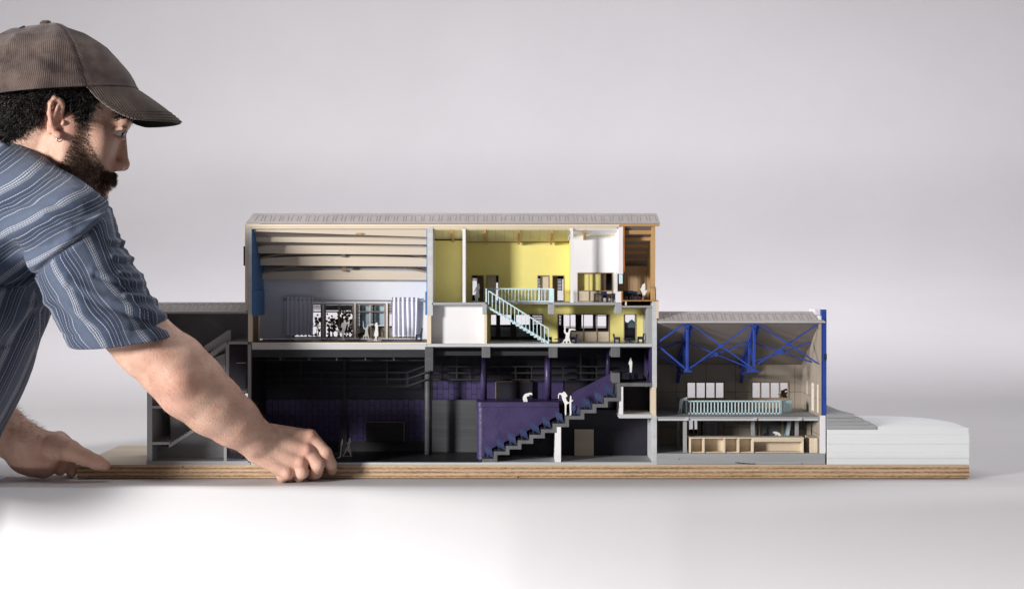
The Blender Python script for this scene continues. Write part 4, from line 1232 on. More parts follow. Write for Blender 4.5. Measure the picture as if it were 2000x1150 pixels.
Z_STUDIO, Z_GALLERY, Z_FOYER, Z_LOFT, Z_BOOTH = W(0, 668.4, 2)[2], W(0, 590.7, 2)[2], W(0, 671.2, 1.6)[2], W(0, 586.4, 0)[2], W(0, 747.6, 1.6)[2]
Z_STAGE, Z_MEZZ, Z_STEP, Z_HALL = W(0, 901, 2)[2], W(0, 813.6, 2)[2], W(0, 812, 2)[2], W(0, 885, 2)[2]
def level(z):
    """the floor nearest to this height"""
    return min((Z_STUDIO, Z_GALLERY, Z_FOYER, Z_LOFT, Z_BOOTH), key=lambda q: abs(q - z))
def chair(px, py, d, w, h, rz, label, group='navy chairs in the upper rooms', arms=True):
    """small folded-card chair: px,py is the middle of its feet"""
    P = W(px, py, d); P = (P[0], P[1], level(P[2]))
    f = 1 + d / D
    w *= f; h *= f
    r = thing('model_chair', label, 'chair', P, group)
    def loc(m):
        c, s = math.cos(rz), math.sin(rz)
        m.v = [(P[0] + x * c - y * s, P[1] + x * s + y * c, P[2] + z) for x, y, z in m.v]
        return m
    sh = h * .46; q = w / 2
    m = MB(); m.box(-q, q, -q, q, sh - 1.4, sh); loc(m).build('seat', 'navy_paint', r)
    m = MB(); m.hexa([(-q, q - 1.4, sh), (q, q - 1.4, sh), (q, q, sh), (-q, q, sh)], [(-q, q + .6, h), (q, q + .6, h), (q, q + 2, h), (-q, q + 2, h)]); loc(m).build('backrest', 'navy_paint', r)
    for sx in (-1, 1):
        for sy in (-1, 1):
            m = MB(); m.box(sx * q - (1.6 if sx > 0 else 0), sx * q + (1.6 if sx < 0 else 0), sy * q - (1.6 if sy > 0 else 0), sy * q + (1.6 if sy < 0 else 0), 0.05, sh - 1.4)
            loc(m).build('leg', 'navy_paint', r)
    if arms:
        for sx in (-1, 1):
            m = MB(); m.box(sx * q - (1.3 if sx > 0 else -.1), sx * q + (1.3 if sx < 0 else -.1), -q + .2, q - 1.6, sh + .1, sh + h * .2); loc(m).build('armrest', 'navy_paint', r)
    return r
PI = math.pi
chair(818, 663.5, 95, 11, 23, -PI / 2 + .25, 'lone navy chair by the right curtain of the rehearsal room', arms=False)
chair(1181, 589.5, 24, 11, 21, 0.15, 'navy chair with its back to us at the thin meeting room table')
chair(1191, 588.6, 50, 11, 21, .2, 'navy chair behind the first one in the meeting room')
chair(1224, 585.6, 60, 10, 17, .2, 'dark navy chair against the left of the timber loft', 'navy chairs in the timber loft')
chair(1232, 585.6, 40, 10, 18, -.1, 'dark navy chair second from left in the timber loft', 'navy chairs in the timber loft')
chair(1240, 585.6, 18, 12, 17, .05, 'blocky grey-lit navy chair nearest the front of the timber loft', 'navy chairs in the timber loft')
chair(1249, 585.6, 40, 10, 17, -PI / 2, 'navy chair beside the seated paper figure in the timber loft', 'navy chairs in the timber loft')
chair(1071.5, 670.3, 30, 11, 18, PI / 2 - .3, 'navy armchair at the foot of the pale blue stair')
chair(1120, 670.3, 26, 12, 18, -PI / 2 + .15, 'navy armchair to the right of the figure with raised arms')
chair(1205, 670.6, 26, 11, 18, PI / 2 - .25, 'boxy navy armchair left of the round table by the slim yellow door')
chair(1251, 670.6, 30, 11, 19, -PI / 2 + .1, 'navy armchair right of the round table by the slim yellow door')
chair(1262, 746.8, 50, 9, 20, -PI / 2 - .5, 'blue chair in the dark control booth')

def round_table(px, py, d, r, h, label):
    P = W(px, py, d); P = (P[0], P[1], Z_FOYER)
    t = thing('round_table', label, 'table', P, 'round navy tables in the yellow foyer')
    m = MB(); m.tube([(P[0], P[1], P[2] + h - 1), (P[0], P[1], P[2] + h)], r, 20); m.build('tabletop', 'navy_paint', t)
    m = MB(); m.tube([(P[0], P[1], P[2] + .6), (P[0], P[1], P[2] + h - 1)], 1.2, 8); m.build('stem', 'navy_paint', t)
    m = MB()
    for k in range(4):
        a = k * PI / 2 + .5; m.bar((P[0], P[1], P[2] + 3), (P[0] + r * .8 * math.cos(a), P[1] + r * .8 * math.sin(a), P[2] + .6), 1.2, 1)
    m.build('foot', 'navy_paint', t)
round_table(1095, 670.4, 34, 13, 8, 'low round navy table beside the figure with raised arms')
round_table(1229, 670.6, 40, 13, 9, 'low round navy table in front of the slim yellow door')
P = W(1182, 589.6, 36); P = (P[0], P[1], Z_GALLERY)
mt_ = thing('meeting_table', 'thin black wire-legged table in the white meeting room', 'table', P)
m = MB(); m.box(P[0] - 23, P[0] + 23, P[1] - 9, P[1] + 12, P[2] + 15.4, P[2] + 16.4); m.build('tabletop', 'soft_black', mt_)
for sx in (-1, 1):
    for sy in (-8, 11):
        m = MB(); m.bar((P[0] + sx * 22, P[1] + sy, P[2] + .1), (P[0] + sx * 21, P[1] + sy, P[2] + 15.4), .9, .9); m.build('leg', 'soft_black', mt_)
P = W(1220, 747.2, 30); P = (P[0], P[1], Z_BOOTH)
dk = thing('control_desk', 'dark control desk with flat top in the booth above the seats', 'desk', P)
m = MB(); m.box(P[0] - 8, P[0] + 14, P[1] - 8, P[1] + 30, P[2] + 17, P[2] + 18.4); m.build('desktop', 'navy_paint', dk)
for sx in (-7, 12):
    m = MB(); m.box(P[0] + sx, P[0] + sx + 1.4, P[1] - 7, P[1] + 29, P[2] + .1, P[2] + 17); m.build('leg', 'navy_paint', dk)
m = MB(); m.pb(1238, 1246, 729, 742, 70, 72); m.pb(1241, 1243, 742, 747, 70, 72); one(m, 'screen', 'charcoal_card', 'dark screen standing at the back of the control booth', 'screen')

# theatre seats: slatted folding seats, tilted, one per tread
def theatre_seat():
    r = thing('theatre_seat', 'x', 'theatre seat', (0, 0, 0), 'slatted navy theatre seats on the stepped rows')
    ex = Vector((.90, -.20, -.38)).normalized(); ez = Vector((-.20, .28, .94)).normalized()
    n = ex.cross(ez).normalized()
    o = Vector((-8.5, 0, 7.5))
    up = tuple(n)
    for k in range(4):
        a = o + ex * (k * 4.2 + 1.5); m = MB(); m.bar(a, a + ez * 18.5, 3.5, 1.2, up); m.build('slat', 'seat_paint', r)
    for h in (2, 15):
        m = MB(); m.bar(o + ez * h + n * 1.2 + ex * -.6, o + ez * h + n * 1.2 + ex * 16.6, 1.8, 1.2, up); m.build('rail', 'seat_paint', r)
    q = o + ez * 3.0
    m = MB(); m.hexa([q - ez * .8, q + ex * 15 - ez * .8, q + ex * 15 + ez * .8, q + ez * .8], [q - ez * .8 - n * 11, q + ex * 15 - ez * .8 - n * 11, q + ex * 15 + ez * .8 - n * 11, q + ez * .8 - n * 11]); m.build('seat', 'seat_paint', r)
    for (p0, p1) in ((q + ex * 14, Vector((7.5, -3, 0.1))), (q + ex * 1, Vector((-6, -3, 0.1))), (q + ex * 14 - n * 10, Vector((9, 8, 0.1))), (q + ex * 1 - n * 10, Vector((-4, 8, 0.1)))):
        m = MB(); m.bar(p0, p1, 1.4, 1.4); m.build('leg', 'seat_paint', r)
    return r
words = ['lowest slatted navy seat, beside the foot of the purple flank', 'second navy seat up the steps from the stage floor', 'third navy seat up the steps from the stage floor', 'fourth navy seat up the steps from the stage floor',
         'fifth navy seat up the steps, over the dark understage', 'sixth navy seat, just above the white understage wall', 'seventh navy seat, directly below the reaching paper figure', 'navy seat just right of the paper figures on the steps',
         'second navy seat right of the paper figures on the steps', 'second seat down from the control booth, on the sloping rows', 'topmost slatted navy seat, against the control booth parapet']
seat0 = theatre_seat()
cx = [958, 981, 1003.5, 1026, 1049, 1071, 1096, 1128, 1150, 1173, 1194]
ty = [895.5, 881.2, 870.4, 859.5, 848.8, 838.0, 826.8, 812, 799.8, 788.6, 776.5]
for i in range(11):
    loc = list(W(cx[i] - .5, ty[i], 2)); loc[1] = 16; loc[2] += .3
    loc = (loc[0], loc[1], loc[2])
    s = seat0 if i == 0 else dup(seat0, loc)
    s.location = Vector(loc) * U
    s.rotation_euler = (0, 0, random.uniform(-.12, .12))
    k = random.uniform(.9, 1.05); s.scale = (k, k, k)
    s['label'] = words[i]
# back row seats, darker behind
# paper figures: flat cut-outs of card, traced as silhouettes and stood on little paper feet
def figure(z, ox, oy, poly, d, label, feet=None, mt='figure_paper', name='paper_figure', th=1.2, smoothit=1, group='white paper scale figures', floor=None):
    P = [(ox + x / z, oy + y / z) for x, y in poly]
    for _ in range(smoothit):      # one corner-cutting pass: scissors leave soft corners
        Q = []
        for i in range(len(P)):
            a, b = P[i], P[(i + 1) % len(P)]
            Q += [(a[0] * .8 + b[0] * .2, a[1] * .8 + b[1] * .2), (a[0] * .2 + b[0] * .8, a[1] * .2 + b[1] * .8)]
        P = Q
    m = MB(); m.prism(P, d, d + th)
    if floor is not None:
        dz = floor + .35 - min(v[2] for v in m.v)
        m.v = [(x_, y_, z_ + dz) for x_, y_, z_ in m.v]
    if feet and floor is not None:
        x0_, x1_ = W(ox + feet[0] / z, 0, d)[0], W(ox + feet[1] / z, 0, d)[0]
        m.box(x0_, x1_, d - 1.5, d + 4, floor + .1, floor + .9)
    elif feet:
        y = oy + feet[2] / z
        m.pb(ox + feet[0] / z, ox + feet[1] / z, y - .5, y + .3, d - 1.5, d + 4)
    return one(m, name, mt, label, 'paper figure', group)
figure(6.452, 540, 570, [(845, 355), (870, 350), (876, 385), (905, 375), (912, 355), (922, 362), (915, 440), (905, 445), (900, 395), (880, 410), (872, 460), (850, 520), (848, 600), (832, 600), (828, 520), (800, 515), (745, 495), (740, 480), (755, 475), (815, 500), (832, 470), (820, 440), (812, 432), (818, 395), (850, 380)], 100,
       'white paper dancer kicking one leg back before the dense brown tree', (775, 870, 602), floor=Z_STUDIO)
figure(6.452, 540, 570, [(1088, 362), (1096, 362), (1102, 445), (1120, 455), (1128, 440), (1140, 440), (1146, 405), (1225, 396), (1226, 406), (1155, 415), (1152, 450), (1148, 490), (1160, 545), (1168, 590), (1160, 592), (1150, 550), (1132, 555), (1132, 592), (1122, 592), (1122, 555), (1104, 555), (1096, 590), (1088, 590), (1095, 540), (1115, 530), (1120, 470), (1092, 455)], 116,
       'white paper figure seated with one arm up before the blue screened window', (1060, 1210, 594), floor=Z_STUDIO)
figure(6.452, 540, 570, [(1258, 385), (1270, 385), (1272, 410), (1280, 440), (1278, 470), (1285, 555), (1265, 560), (1262, 612), (1252, 612), (1255, 565), (1242, 610), (1232, 610), (1245, 560), (1225, 552), (1245, 470), (1245, 430), (1240, 405)], 66,
       'white paper woman in a flared dress standing in the rehearsal room', (1150, 1320, 613), floor=Z_STUDIO)
figure(6.452, 540, 570, [(650, 400), (662, 380), (668, 410), (680, 430), (675, 520), (695, 570), (685, 570), (665, 530), (645, 570), (638, 565), (652, 510), (650, 450)], 122,
       'paper person coloured dark brown for shade, in front of the loose brown tree', None, 'tree_card', group='paper scale figures', floor=Z_STUDIO)  # the shade on this figure is put into its dark card colour
figure(3.965, 830, 400, [(410, 608), (420, 610), (422, 625), (428, 650), (418, 655), (420, 690), (424, 718), (410, 722), (412, 750), (402, 752), (398, 725), (392, 752), (386, 750), (390, 720), (382, 715), (395, 680), (398, 655), (385, 680), (380, 675), (398, 635), (405, 625)], 40,
       'white paper woman walking along the upper gallery by the railing', (370, 425, 752), floor=Z_GALLERY)
figure(5.882, 940, 550, [(960, 497), (970, 500), (968, 580), (985, 590), (1000, 585), (1005, 550), (1020, 542), (1085, 550), (1083, 562), (1025, 560), (1018, 600), (1010, 640), (1020, 680), (1030, 710), (1018, 712), (1005, 682), (990, 690), (985, 712), (972, 712), (970, 690), (955, 685), (945, 712), (932, 712), (945, 675), (965, 660), (972, 610), (950, 590), (950, 560)], 12,
       'white paper figure sitting with both arms raised in the yellow foyer', (915, 1050, 714), floor=Z_FOYER)
figure(4.6, 1180, 430, [(345, 580), (360, 575), (366, 565), (370, 620), (365, 640), (392, 630), (375, 660), (350, 720), (338, 718), (346, 670), (332, 640), (322, 625), (335, 612)], 30,
       'white paper figure leaning back in the timber loft', floor=Z_LOFT)
figure(4.106, 820, 660, [(1688, 160), (1698, 165), (1697, 180), (1704, 195), (1702, 230), (1698, 290), (1700, 352), (1690, 352), (1688, 296), (1684, 290), (1682, 220), (1672, 210), (1680, 190)], 34,
       'slim paper figure standing in the dark control booth', floor=Z_BOOTH)
figure(5.555, 930, 720, [(508, 300), (530, 270), (570, 262), (590, 257), (605, 262), (612, 285), (590, 280), (570, 285), (580, 298), (555, 295), (545, 310), (555, 330), (560, 360), (515, 360), (505, 330)], 48,
       'white paper figure bowing above the purple ledge of the auditorium')
figure(5.555, 930, 720, [(950, 245), (965, 255), (985, 280), (990, 300), (970, 310), (985, 350), (1000, 365), (1050, 335), (1055, 345), (1000, 378), (980, 385), (978, 440), (978, 503), (962, 503), (962, 385), (935, 335), (925, 285), (905, 275), (898, 290), (896, 325), (888, 320), (888, 280), (905, 260), (935, 265)], 14,
       'white paper figure bending with arms out on the theatre steps', floor=Z_STEP)
figure(5.555, 930, 720, [(1020, 285), (1032, 285), (1035, 330), (1030, 400), (1035, 495), (1005, 503), (1018, 490), (1012, 400), (1015, 330)], 6,
       'narrow white paper figure seen nearly edge-on on the theatre steps', floor=Z_STEP)
figure(4.107, 470, 660, [(868, 802), (882, 802), (880, 815), (888, 830), (880, 840), (875, 860), (890, 945), (882, 945), (868, 910), (850, 905), (825, 948), (815, 948), (845, 890), (860, 860), (848, 835), (862, 840), (868, 815)], 82,
       'white paper woman in a wide skirt on the stage by the fingertips', (815, 892, 949), floor=Z_STAGE)
figure(4.107, 470, 660, [(815, 815), (820, 817), (816, 860), (810, 880), (806, 955), (800, 965), (768, 968), (770, 962), (795, 955), (802, 890), (806, 840)], 52,
       'thin edge-on white paper figure on the stage right beside the hand', floor=Z_STAGE)
figure(5.882, 1280, 720, [(345, 325), (365, 318), (368, 335), (355, 345), (330, 352), (360, 355), (355, 362), (320, 362), (312, 400), (308, 450), (300, 512), (290, 512), (292, 450), (285, 450), (272, 515), (262, 512), (275, 440), (275, 390), (285, 350), (315, 332)], 54,
       'white paper figure leaning on the pale blue mezzanine railing', (245, 335, 516), floor=Z_MEZZ)
figure(5.882, 1280, 720, [(1350, 725), (1375, 720), (1400, 725), (1430, 740), (1448, 770), (1440, 937), (1412, 937), (1405, 775), (1415, 765), (1395, 750), (1400, 760), (1385, 765), (1370, 760), (1385, 750), (1355, 742)], 48,
       'pale paper figure bending over behind the bar counter', floor=Z_HALL)
# ------------------------------------------------------------------ the person: one skin grown from a distance field, clothes and hair as children
class Field:
    def __init__(s, lo, hi, h):
        s.lo = np.array(lo, float); s.h = h
        s.n = np.ceil((np.array(hi) - s.lo) / h).astype(int) + 1
        s.f = np.full(tuple(s.n), 60.0, np.float32)
        s.ax = [s.lo[i] + h * np.arange(s.n[i]) for i in range(3)]

    def put(s, fn, lo, hi, k=6.0, op='u'):
        a = np.maximum(np.floor((np.array(lo) - s.lo) / s.h).astype(int), 0)
        b = np.minimum(np.ceil((np.array(hi) - s.lo) / s.h).astype(int) + 1, s.n)
        if np.any(b <= a): return
        sl = tuple(slice(int(i), int(j)) for i, j in zip(a, b))
        X, Y, Z = np.meshgrid(*[s.ax[i][sl[i]].astype(np.float32) for i in range(3)], indexing='ij', sparse=True)
        d = fn(X, Y, Z).astype(np.float32)
        f = s.f[sl]
        if op == 'u':
            hh = np.maximum(k - np.abs(f - d), 0) / k
            s.f[sl] = np.minimum(f, d) - hh * hh * k * .25
        else:
            d = -d
            hh = np.maximum(k - np.abs(f - d), 0) / k
            s.f[sl] = np.maximum(f, d) + hh * hh * k * .25

    def cone(s, a, b, ra, rb, k=8.0, op='u'):
        a = np.array(a, float); b = np.array(b, float)
        ab = b - a; L2 = max(float(ab @ ab), 1e-6)
        def fn(X, Y, Z):
            t = np.clip(((X - a[0]) * ab[0] + (Y - a[1]) * ab[1] + (Z - a[2]) * ab[2]) / L2, 0, 1)
            return np.sqrt((X - a[0] - t * ab[0]) ** 2 + (Y - a[1] - t * ab[1]) ** 2 + (Z - a[2] - t * ab[2]) ** 2) - (ra + t * (rb - ra))
        m = max(ra, rb) + k + 6
        s.put(fn, np.minimum(a, b) - m, np.maximum(a, b) + m, k, op)

    def chain(s, pts, k=8.0, op='u'):
        for (a, ra), (b, rb) in zip(pts, pts[1:]): s.cone(a, b, ra, rb, k, op)

    def ball(s, a, r, k=8.0, op='u'):
        s.cone(a, np.array(a) + np.array((0, 0, .01)), r, r, k, op)

    def ell(s, c, axes, radii, k=8.0, op='u'):
        c = np.array(c, float); A = [np.array(x, float) for x in axes]; r = radii
        def fn(X, Y, Z):
            q = [((X - c[0]) * a[0] + (Y - c[1]) * a[1] + (Z - c[2]) * a[2]) for a in A]
            k0 = np.sqrt(sum((q[i] / r[i]) ** 2 for i in range(3)))
            k1 = np.sqrt(sum((q[i] / r[i] ** 2) ** 2 for i in range(3))) + 1e-6
            return k0 * (k0 - 1) / k1
        m = max(r) + k + 6
        s.put(fn, c - m, c + m, k, op)

def surface_nets(F):
    f, h, lo = F.f, F.h, F.lo
    s = f < 0
    n = np.array(f.shape)
    c = np.zeros(tuple(n - 1), np.int8)
    for i in (0, 1):
        for j in (0, 1):
            for k in (0, 1):
                c += s[i:n[0] - 1 + i, j:n[1] - 1 + j, k:n[2] - 1 + k]
    mask = (c > 0) & (c < 8)
    idx = np.argwhere(mask)
    vid = np.full(c.shape, -1, np.int32)
    vid[mask] = np.arange(len(idx))
    offs = [(i, j, k) for i in (0, 1) for j in (0, 1) for k in (0, 1)]
    val = {o: f[idx[:, 0] + o[0], idx[:, 1] + o[1], idx[:, 2] + o[2]] for o in offs}
    acc = np.zeros((len(idx), 3)); cnt = np.zeros(len(idx))
    for a in offs:
        for ax in range(3):
            if a[ax] == 0:
                b = list(a); b[ax] = 1; b = tuple(b)
                va, vb = val[a], val[b]
                cr = (va < 0) != (vb < 0)
                t = np.where(cr, va / np.where(np.abs(va - vb) < 1e-9, 1, va - vb), 0)
                p = np.array(a, float)[None, :].repeat(len(idx), 0)
                p[:, ax] += t
                acc += p * cr[:, None]; cnt += cr
    V = lo + h * (idx + acc / np.maximum(cnt, 1)[:, None])
    faces = []
    for ax in range(3):
        o1, o2 = [(1, 2), (2, 0), (0, 1)][ax]
        sa = [slice(None)] * 3; sb = [slice(None)] * 3
        sa[ax] = slice(0, -1); sb[ax] = slice(1, None)
        cr = s[tuple(sa)] != s[tuple(sb)]
        e = np.argwhere(cr)
        e = e[(e[:, o1] > 0) & (e[:, o2] > 0) & (e[:, o1] < n[o1] - 1) & (e[:, o2] < n[o2] - 1)]
        inside = s[e[:, 0], e[:, 1], e[:, 2]]
        def cell(d1, d2):
            q = e.copy(); q[:, o1] -= d1; q[:, o2] -= d2
            return vid[q[:, 0], q[:, 1], q[:, 2]]
        Q = np.stack([cell(1, 1), cell(0, 1), cell(0, 0), cell(1, 0)], 1)
        Q[~inside] = Q[~inside][:, ::-1]
        faces.append(Q)
    return V, np.concatenate(faces)

def fast_mesh(name, V, Q, material, parent=None, attrs=None, smooth=True):
    off = np.array(WL[parent.name]) if parent else np.zeros(3)
    me = bpy.data.meshes.new(name)
    k = Q.shape[1]
    me.vertices.add(len(V)); me.vertices.foreach_set('co', ((V - off) * U).astype(np.float32).ravel())
    me.loops.add(Q.size); me.loops.foreach_set('vertex_index', Q.astype(np.int32).ravel())
    me.polygons.add(len(Q)); me.polygons.foreach_set('loop_start', np.arange(0, Q.size, k, dtype=np.int32))
    if smooth: me.polygons.foreach_set('use_smooth', np.ones(len(Q), bool))
    me.update(calc_edges=True)
    for an, av in (attrs or {}).items():
        at = me.attributes.new(an, 'FLOAT', 'POINT'); at.data.foreach_set('value', av.astype(np.float32))
    me.validate()
    o = bpy.data.objects.new(name, me); COL.objects.link(o)
    me.materials.append(MATS[material])
    if parent: o.parent = parent; WL[o.name] = tuple(off)
    return o

def project(V):
    f = 1 + V[:, 1] / D
    return 1000 + V[:, 0] / f, HY - (V[:, 2] - (ZB - HY)) / f

def poly_sd(px, py, poly):
    """signed distance to a polygon, negative inside"""
    P = np.array(poly, float); n = len(P)
    best = np.full(len(px), 1e9); ins = np.zeros(len(px), bool)
    for i in range(n):
        a, b = P[i], P[(i + 1) % n]
        ab = b - a
        t = np.clip(((px - a[0]) * ab[0] + (py - a[1]) * ab[1]) / (ab @ ab), 0, 1)
        best = np.minimum(best, (px - a[0] - t * ab[0]) ** 2 + (py - a[1] - t * ab[1]) ** 2)
        cond = ((a[1] > py) != (b[1] > py)) & (px < (b[0] - a[0]) * (py - a[1]) / (b[1] - a[1] + 1e-12) + a[0])
        ins ^= cond
    d = np.sqrt(best)
    return np.where(ins, -d, d)

def sstep(x, a, b):
    t = np.clip((x - a) / (b - a), 0, 1); return t * t * (3 - 2 * t)

wob_ph = rng.uniform(0, 6.28, (24, 4)); wob_k = rng.normal(size=(24, 3))
def wobble(V, scale, seed=0):
    """smooth pseudo-noise from a few random waves, about -1..1"""
    r = np.zeros(len(V))
    for i in range(10):
        k = wob_k[(i + seed * 5) % 24]
        r += np.sin((V @ k) / scale * 1.7 + wob_ph[(i + seed * 3) % 24, 0])
    return r / 5.0

# the man stands in front of the cut plane and reaches back to the board
MAN = -12.0
def WF(px, py, d): return W(px, py, d + MAN)
def WP(px, py, d):
    k = min(1.0, max(0.0, (505 - px) / 225.0))
    if px < 130: k *= min(1.0, max(0.0, (872 - py) / 130.0))
    return W(px, py, d + MAN * k)

# ---- head frame: pitched down, turned slightly away
TH, PS = math.radians(20), math.radians(7)
HF = np.array((math.cos(TH) * math.cos(PS), math.cos(TH) * math.sin(PS), -math.sin(TH)))
HL = np.array((-math.sin(PS), math.cos(PS), 0))
HU = np.cross(HF, HL); HU = HU if HU[2] > 0 else -HU
HO = np.array(WF(118, 238, -75)) + 95 * HL
AX = (HF, HU, HL)
def hx(px, py, c):
    """point on the head's plane c (sideways distance from its middle) that falls on this photo point"""
    a = b = 0.0
    for _ in range(6):
        P = HO + a * HF + b * HU + c * HL
        f = 1 + P[1] / D
        ex = (px - 1000) * f - P[0]; ez = (ZB - HY) + (HY - py) * f - P[2]
        det = HF[0] * HU[2] - HU[0] * HF[2]
        a += (ex * HU[2] - HU[0] * ez) / det; b += (HF[0] * ez - HF[2] * ex) / det
    return HO + a * HF + b * HU + c * HL

B = Field((-1260, -300, -12), (-325, 320, 872), 2.2)
# cranium, forehead, face
B.ell(hx(95, 168, 0), AX, (126, 92, 97), 10)
B.ball(hx(172, 205, 0), 74, 14)
B.cone(hx(176, 252, 0), hx(170, 330, 0), 65, 50, 14)
B.cone(hx(240, 240, -34), hx(240, 240, 34), 16, 16, 16)
for c in (-1, 1):
    B.ball(hx(188, 284, c * 48), 34, 34)
    B.cone(hx(132, 312, c * 60), hx(176, 384, c * 16), 24, 22, 22)
    B.cone(hx(140, 245, c * 66), hx(190, 270, c * 60), 24, 22, 18)
    B.cone(hx(132, 312, c * 60), hx(130, 250, c * 70), 24, 24, 20)
B.ball(hx(178, 386, 0), 25, 16)
B.ball(hx(195, 348, 0), 27, 14)
# nose
B.cone(hx(238, 262, 0), hx(240, 318, 0), 8, 11, 7)
B.ball(hx(240.5, 322, 0), 12.5, 6)
for c in (-1, 1):
    B.ell(hx(229, 325, c * 14), AX, (14, 10, 8), 6)
    B.ball(hx(233, 338, c * 10), 5, 4, 's')
# lips
B.chain([(hx(196, 362, -25), 4), (hx(210, 357, -13), 7), (hx(215, 356, 0), 8), (hx(210, 357, 13), 7), (hx(196, 362, 25), 4)], 4)
B.chain([(hx(192, 366, -22), 4), (hx(201, 370, -11), 8), (hx(204, 371, 0), 9), (hx(201, 370, 11), 8), (hx(192, 366, 22), 4)], 4)
B.chain([(hx(197, 364.5, -24), 1.6), (hx(214, 364.5, 0), 2.2), (hx(197, 364.5, 24), 1.6)], 3, 's')
# eyes
EYE = {}
for c in (-1, 1):
    B.ball(hx(246, 262, c * 40), 15, 9, 's')
    E = hx(227.5, 261.5, c * 38); EYE[c] = E
    B.ball(E, 15.8, 4)
    B.chain([(hx(226, 256, c * 54), 2.6), (hx(238, 252, c * 51), 3), (hx(245, 252, c * 40), 3), (hx(244, 254, c * 27), 2.6)], 7)
    B.chain([(hx(226, 268, c * 54), 2), (hx(237, 271, c * 50), 2.4), (hx(243, 271, c * 38), 2.4)], 4)
    B.chain([(hx(225, 263, c * 56), 3.0), (hx(232, 262, c * 56), 5.6), (hx(239, 261.5, c * 52), 6.2), (hx(245, 261.5, c * 40), 6.2), (hx(244, 262, c * 28), 4.5)], 2, 's')
# ears
for c in (-1, 1):
    q = lambda px, py, cc: hx(px, py, c * cc)
    B.ell(q(109, 228, 96), AX, (12.5, 37, 6), 5)
    B.chain([(q(122, 206, 97), 4.2), (q(116, 195, 101), 5), (q(107, 192, 105), 5.2), (q(99.5, 202, 107), 5.2), (q(97.5, 222, 107), 5), (q(100.5, 244, 105), 4.8), (q(107.5, 261, 102), 5.2)], 4)
    B.ball(q(114.5, 265, 101), 8, 6)
    B.chain([(q(113, 206, 102), 3.4), (q(107.5, 224, 103.5), 3.8), (q(109.5, 248, 102.5), 3.4)], 4)
    B.ball(q(122.5, 240, 99), 5.5, 4)
    B.ell(q(114.5, 234, 106), AX, (7, 12, 11), 3, 's')
    B.ell(q(105, 207, 108), AX, (2.6, 11, 4.5), 3, 's')
# neck, hidden shoulders
B.cone(hx(84, 262, 0), WP(16, 352, 25), 64, 74, 18)
B.cone(hx(104, 276, -58), WP(70, 352, -20), 14, 17, 14)
S0 = np.array(WP(128, 478, -172)); 
B.cone(WP(16, 352, 25), S0, 58, 58, 20)
B.cone(WP(16, 352, 25), WP(30, 440, 215), 58, 58, 20)
B.cone(WP(10, 400, 20), WP(-140, 700, 20), 90, 100, 20)
# right arm: outline measured from the photo
RA = [(WP(128, 478, -172), 60), (WP(210, 588, -168), 60), (WP(288, 676, -160), 58), (WP(338, 716, -152), 62), (WP(372, 752, -142), 63), (WP(417, 792, -124), 56), (WP(457, 822, -104), 48), (WP(499, 856, -78), 36), (WP(520, 866, -68), 30)]
B.chain(RA, 10)
B.ball(WP(350, 745, -200), 16, 30)        # elbow point
B.cone(WP(300, 690, -196), WP(352, 742, -198), 16, 18, 30)
# right hand
K = [WP(605, 852, -44), WP(598, 880, -58), WP(585, 903, -64), WP(562, 922, -64)]
Ws = [WP(530, 850, -56), WP(521, 860, -68), WP(510, 871, -74), WP(500, 884, -74)]
kr = [13.5, 14.5, 13.5, 14]; wr = [23, 24, 22, 20]
for i in range(4):
    B.cone(Ws[i], K[i], wr[i], kr[i], 7)
B.cone(K[0], K[2], 11, 11, 8); B.cone(Ws[1], WP(575, 875, -50), 24, 20, 8)
for p in ((607, 850, -52), (600, 879, -68), (588, 902, -74), (561, 924, -74)): B.ball(WP(*p), 7.5, 9)
for i in range(4):
    q0, q1 = np.array(Ws[i]), np.array(K[i]); o_ = np.array((-.1, -.8, .5)) * 1.0
    B.cone(q0 * .55 + q1 * .45 + o_ * (wr[i] * .55 + kr[i] * .45 - 2.2), q1 + o_ * (kr[i] - 3.5), 3.2, 4.2, 9)
RF = [[((606, 853, -44), 14), ((636, 884, -50), 12.2), ((646, 905, -34), 11.2), ((648, 917, -17), 10)],
      [((600, 881, -58), 14), ((621, 907, -62), 12.8), ((618, 922, -38), 11.8), ((608, 928, -16), 10.5)],
      [((587, 903, -62), 13.4), ((590, 922, -66), 12.4), ((583, 929, -40), 11.4), ((578, 928, -18), 10)],
      [((562, 922, -60), 13), ((552, 929, -58), 11.5), ((552, 932, -38), 10), ((556, 928, -18), 9)]]
H1 = Field.__new__(Field)
def finger(spec, k=3.0):
    # each finger is blended inside itself, then joined tightly so that the fingers stay apart
    B.chain([(WP(*p), r) for p, r in spec], k)
for s_ in RF: finger(s_)
B.chain([(WP(528, 868, -40), 22), (WP(556, 874, -6), 16), (WP(580, 889, 16), 13), (WP(604, 896, 26), 11)], 6)   # thumb, over the board behind the hand
# left arm and hand at the board's end
B.chain([(WP(30, 440, 215), 58), (WP(-120, 640, 190), 56), (WP(-190, 745, 130), 54), (WP(-70, 792, 60), 55), (WP(0, 838, 22), 48), (WP(48, 868, 10), 41), (WP(64, 874, 8), 37)], 12)
B.cone(WP(62, 872, 10), WP(112, 868, 22), 36, 25, 10)
B.cone(WP(48, 896, 0), WP(92, 903, -4), 29, 24, 14)
B.cone(WP(64, 906, -2), WP(84, 911, 0), 24, 22, 10)
B.chain([(WP(108, 872, -2), 27), (WP(136, 879, -12), 20), (WP(166, 893, -17), 15.5), (WP(188, 902, -16), 14), (WP(204, 909, -14), 11.5)], 6)
B.chain([(WP(116, 858, 34), 17), (WP(132, 868, 40), 14)], 6)
for i, dd in enumerate((24, 44, 64)):
    B.chain([(WP(112, 866, dd), 16), (WP(138, 893, dd + 4), 11.5), (WP(140, 921 - i, dd), 10.5)], 5)
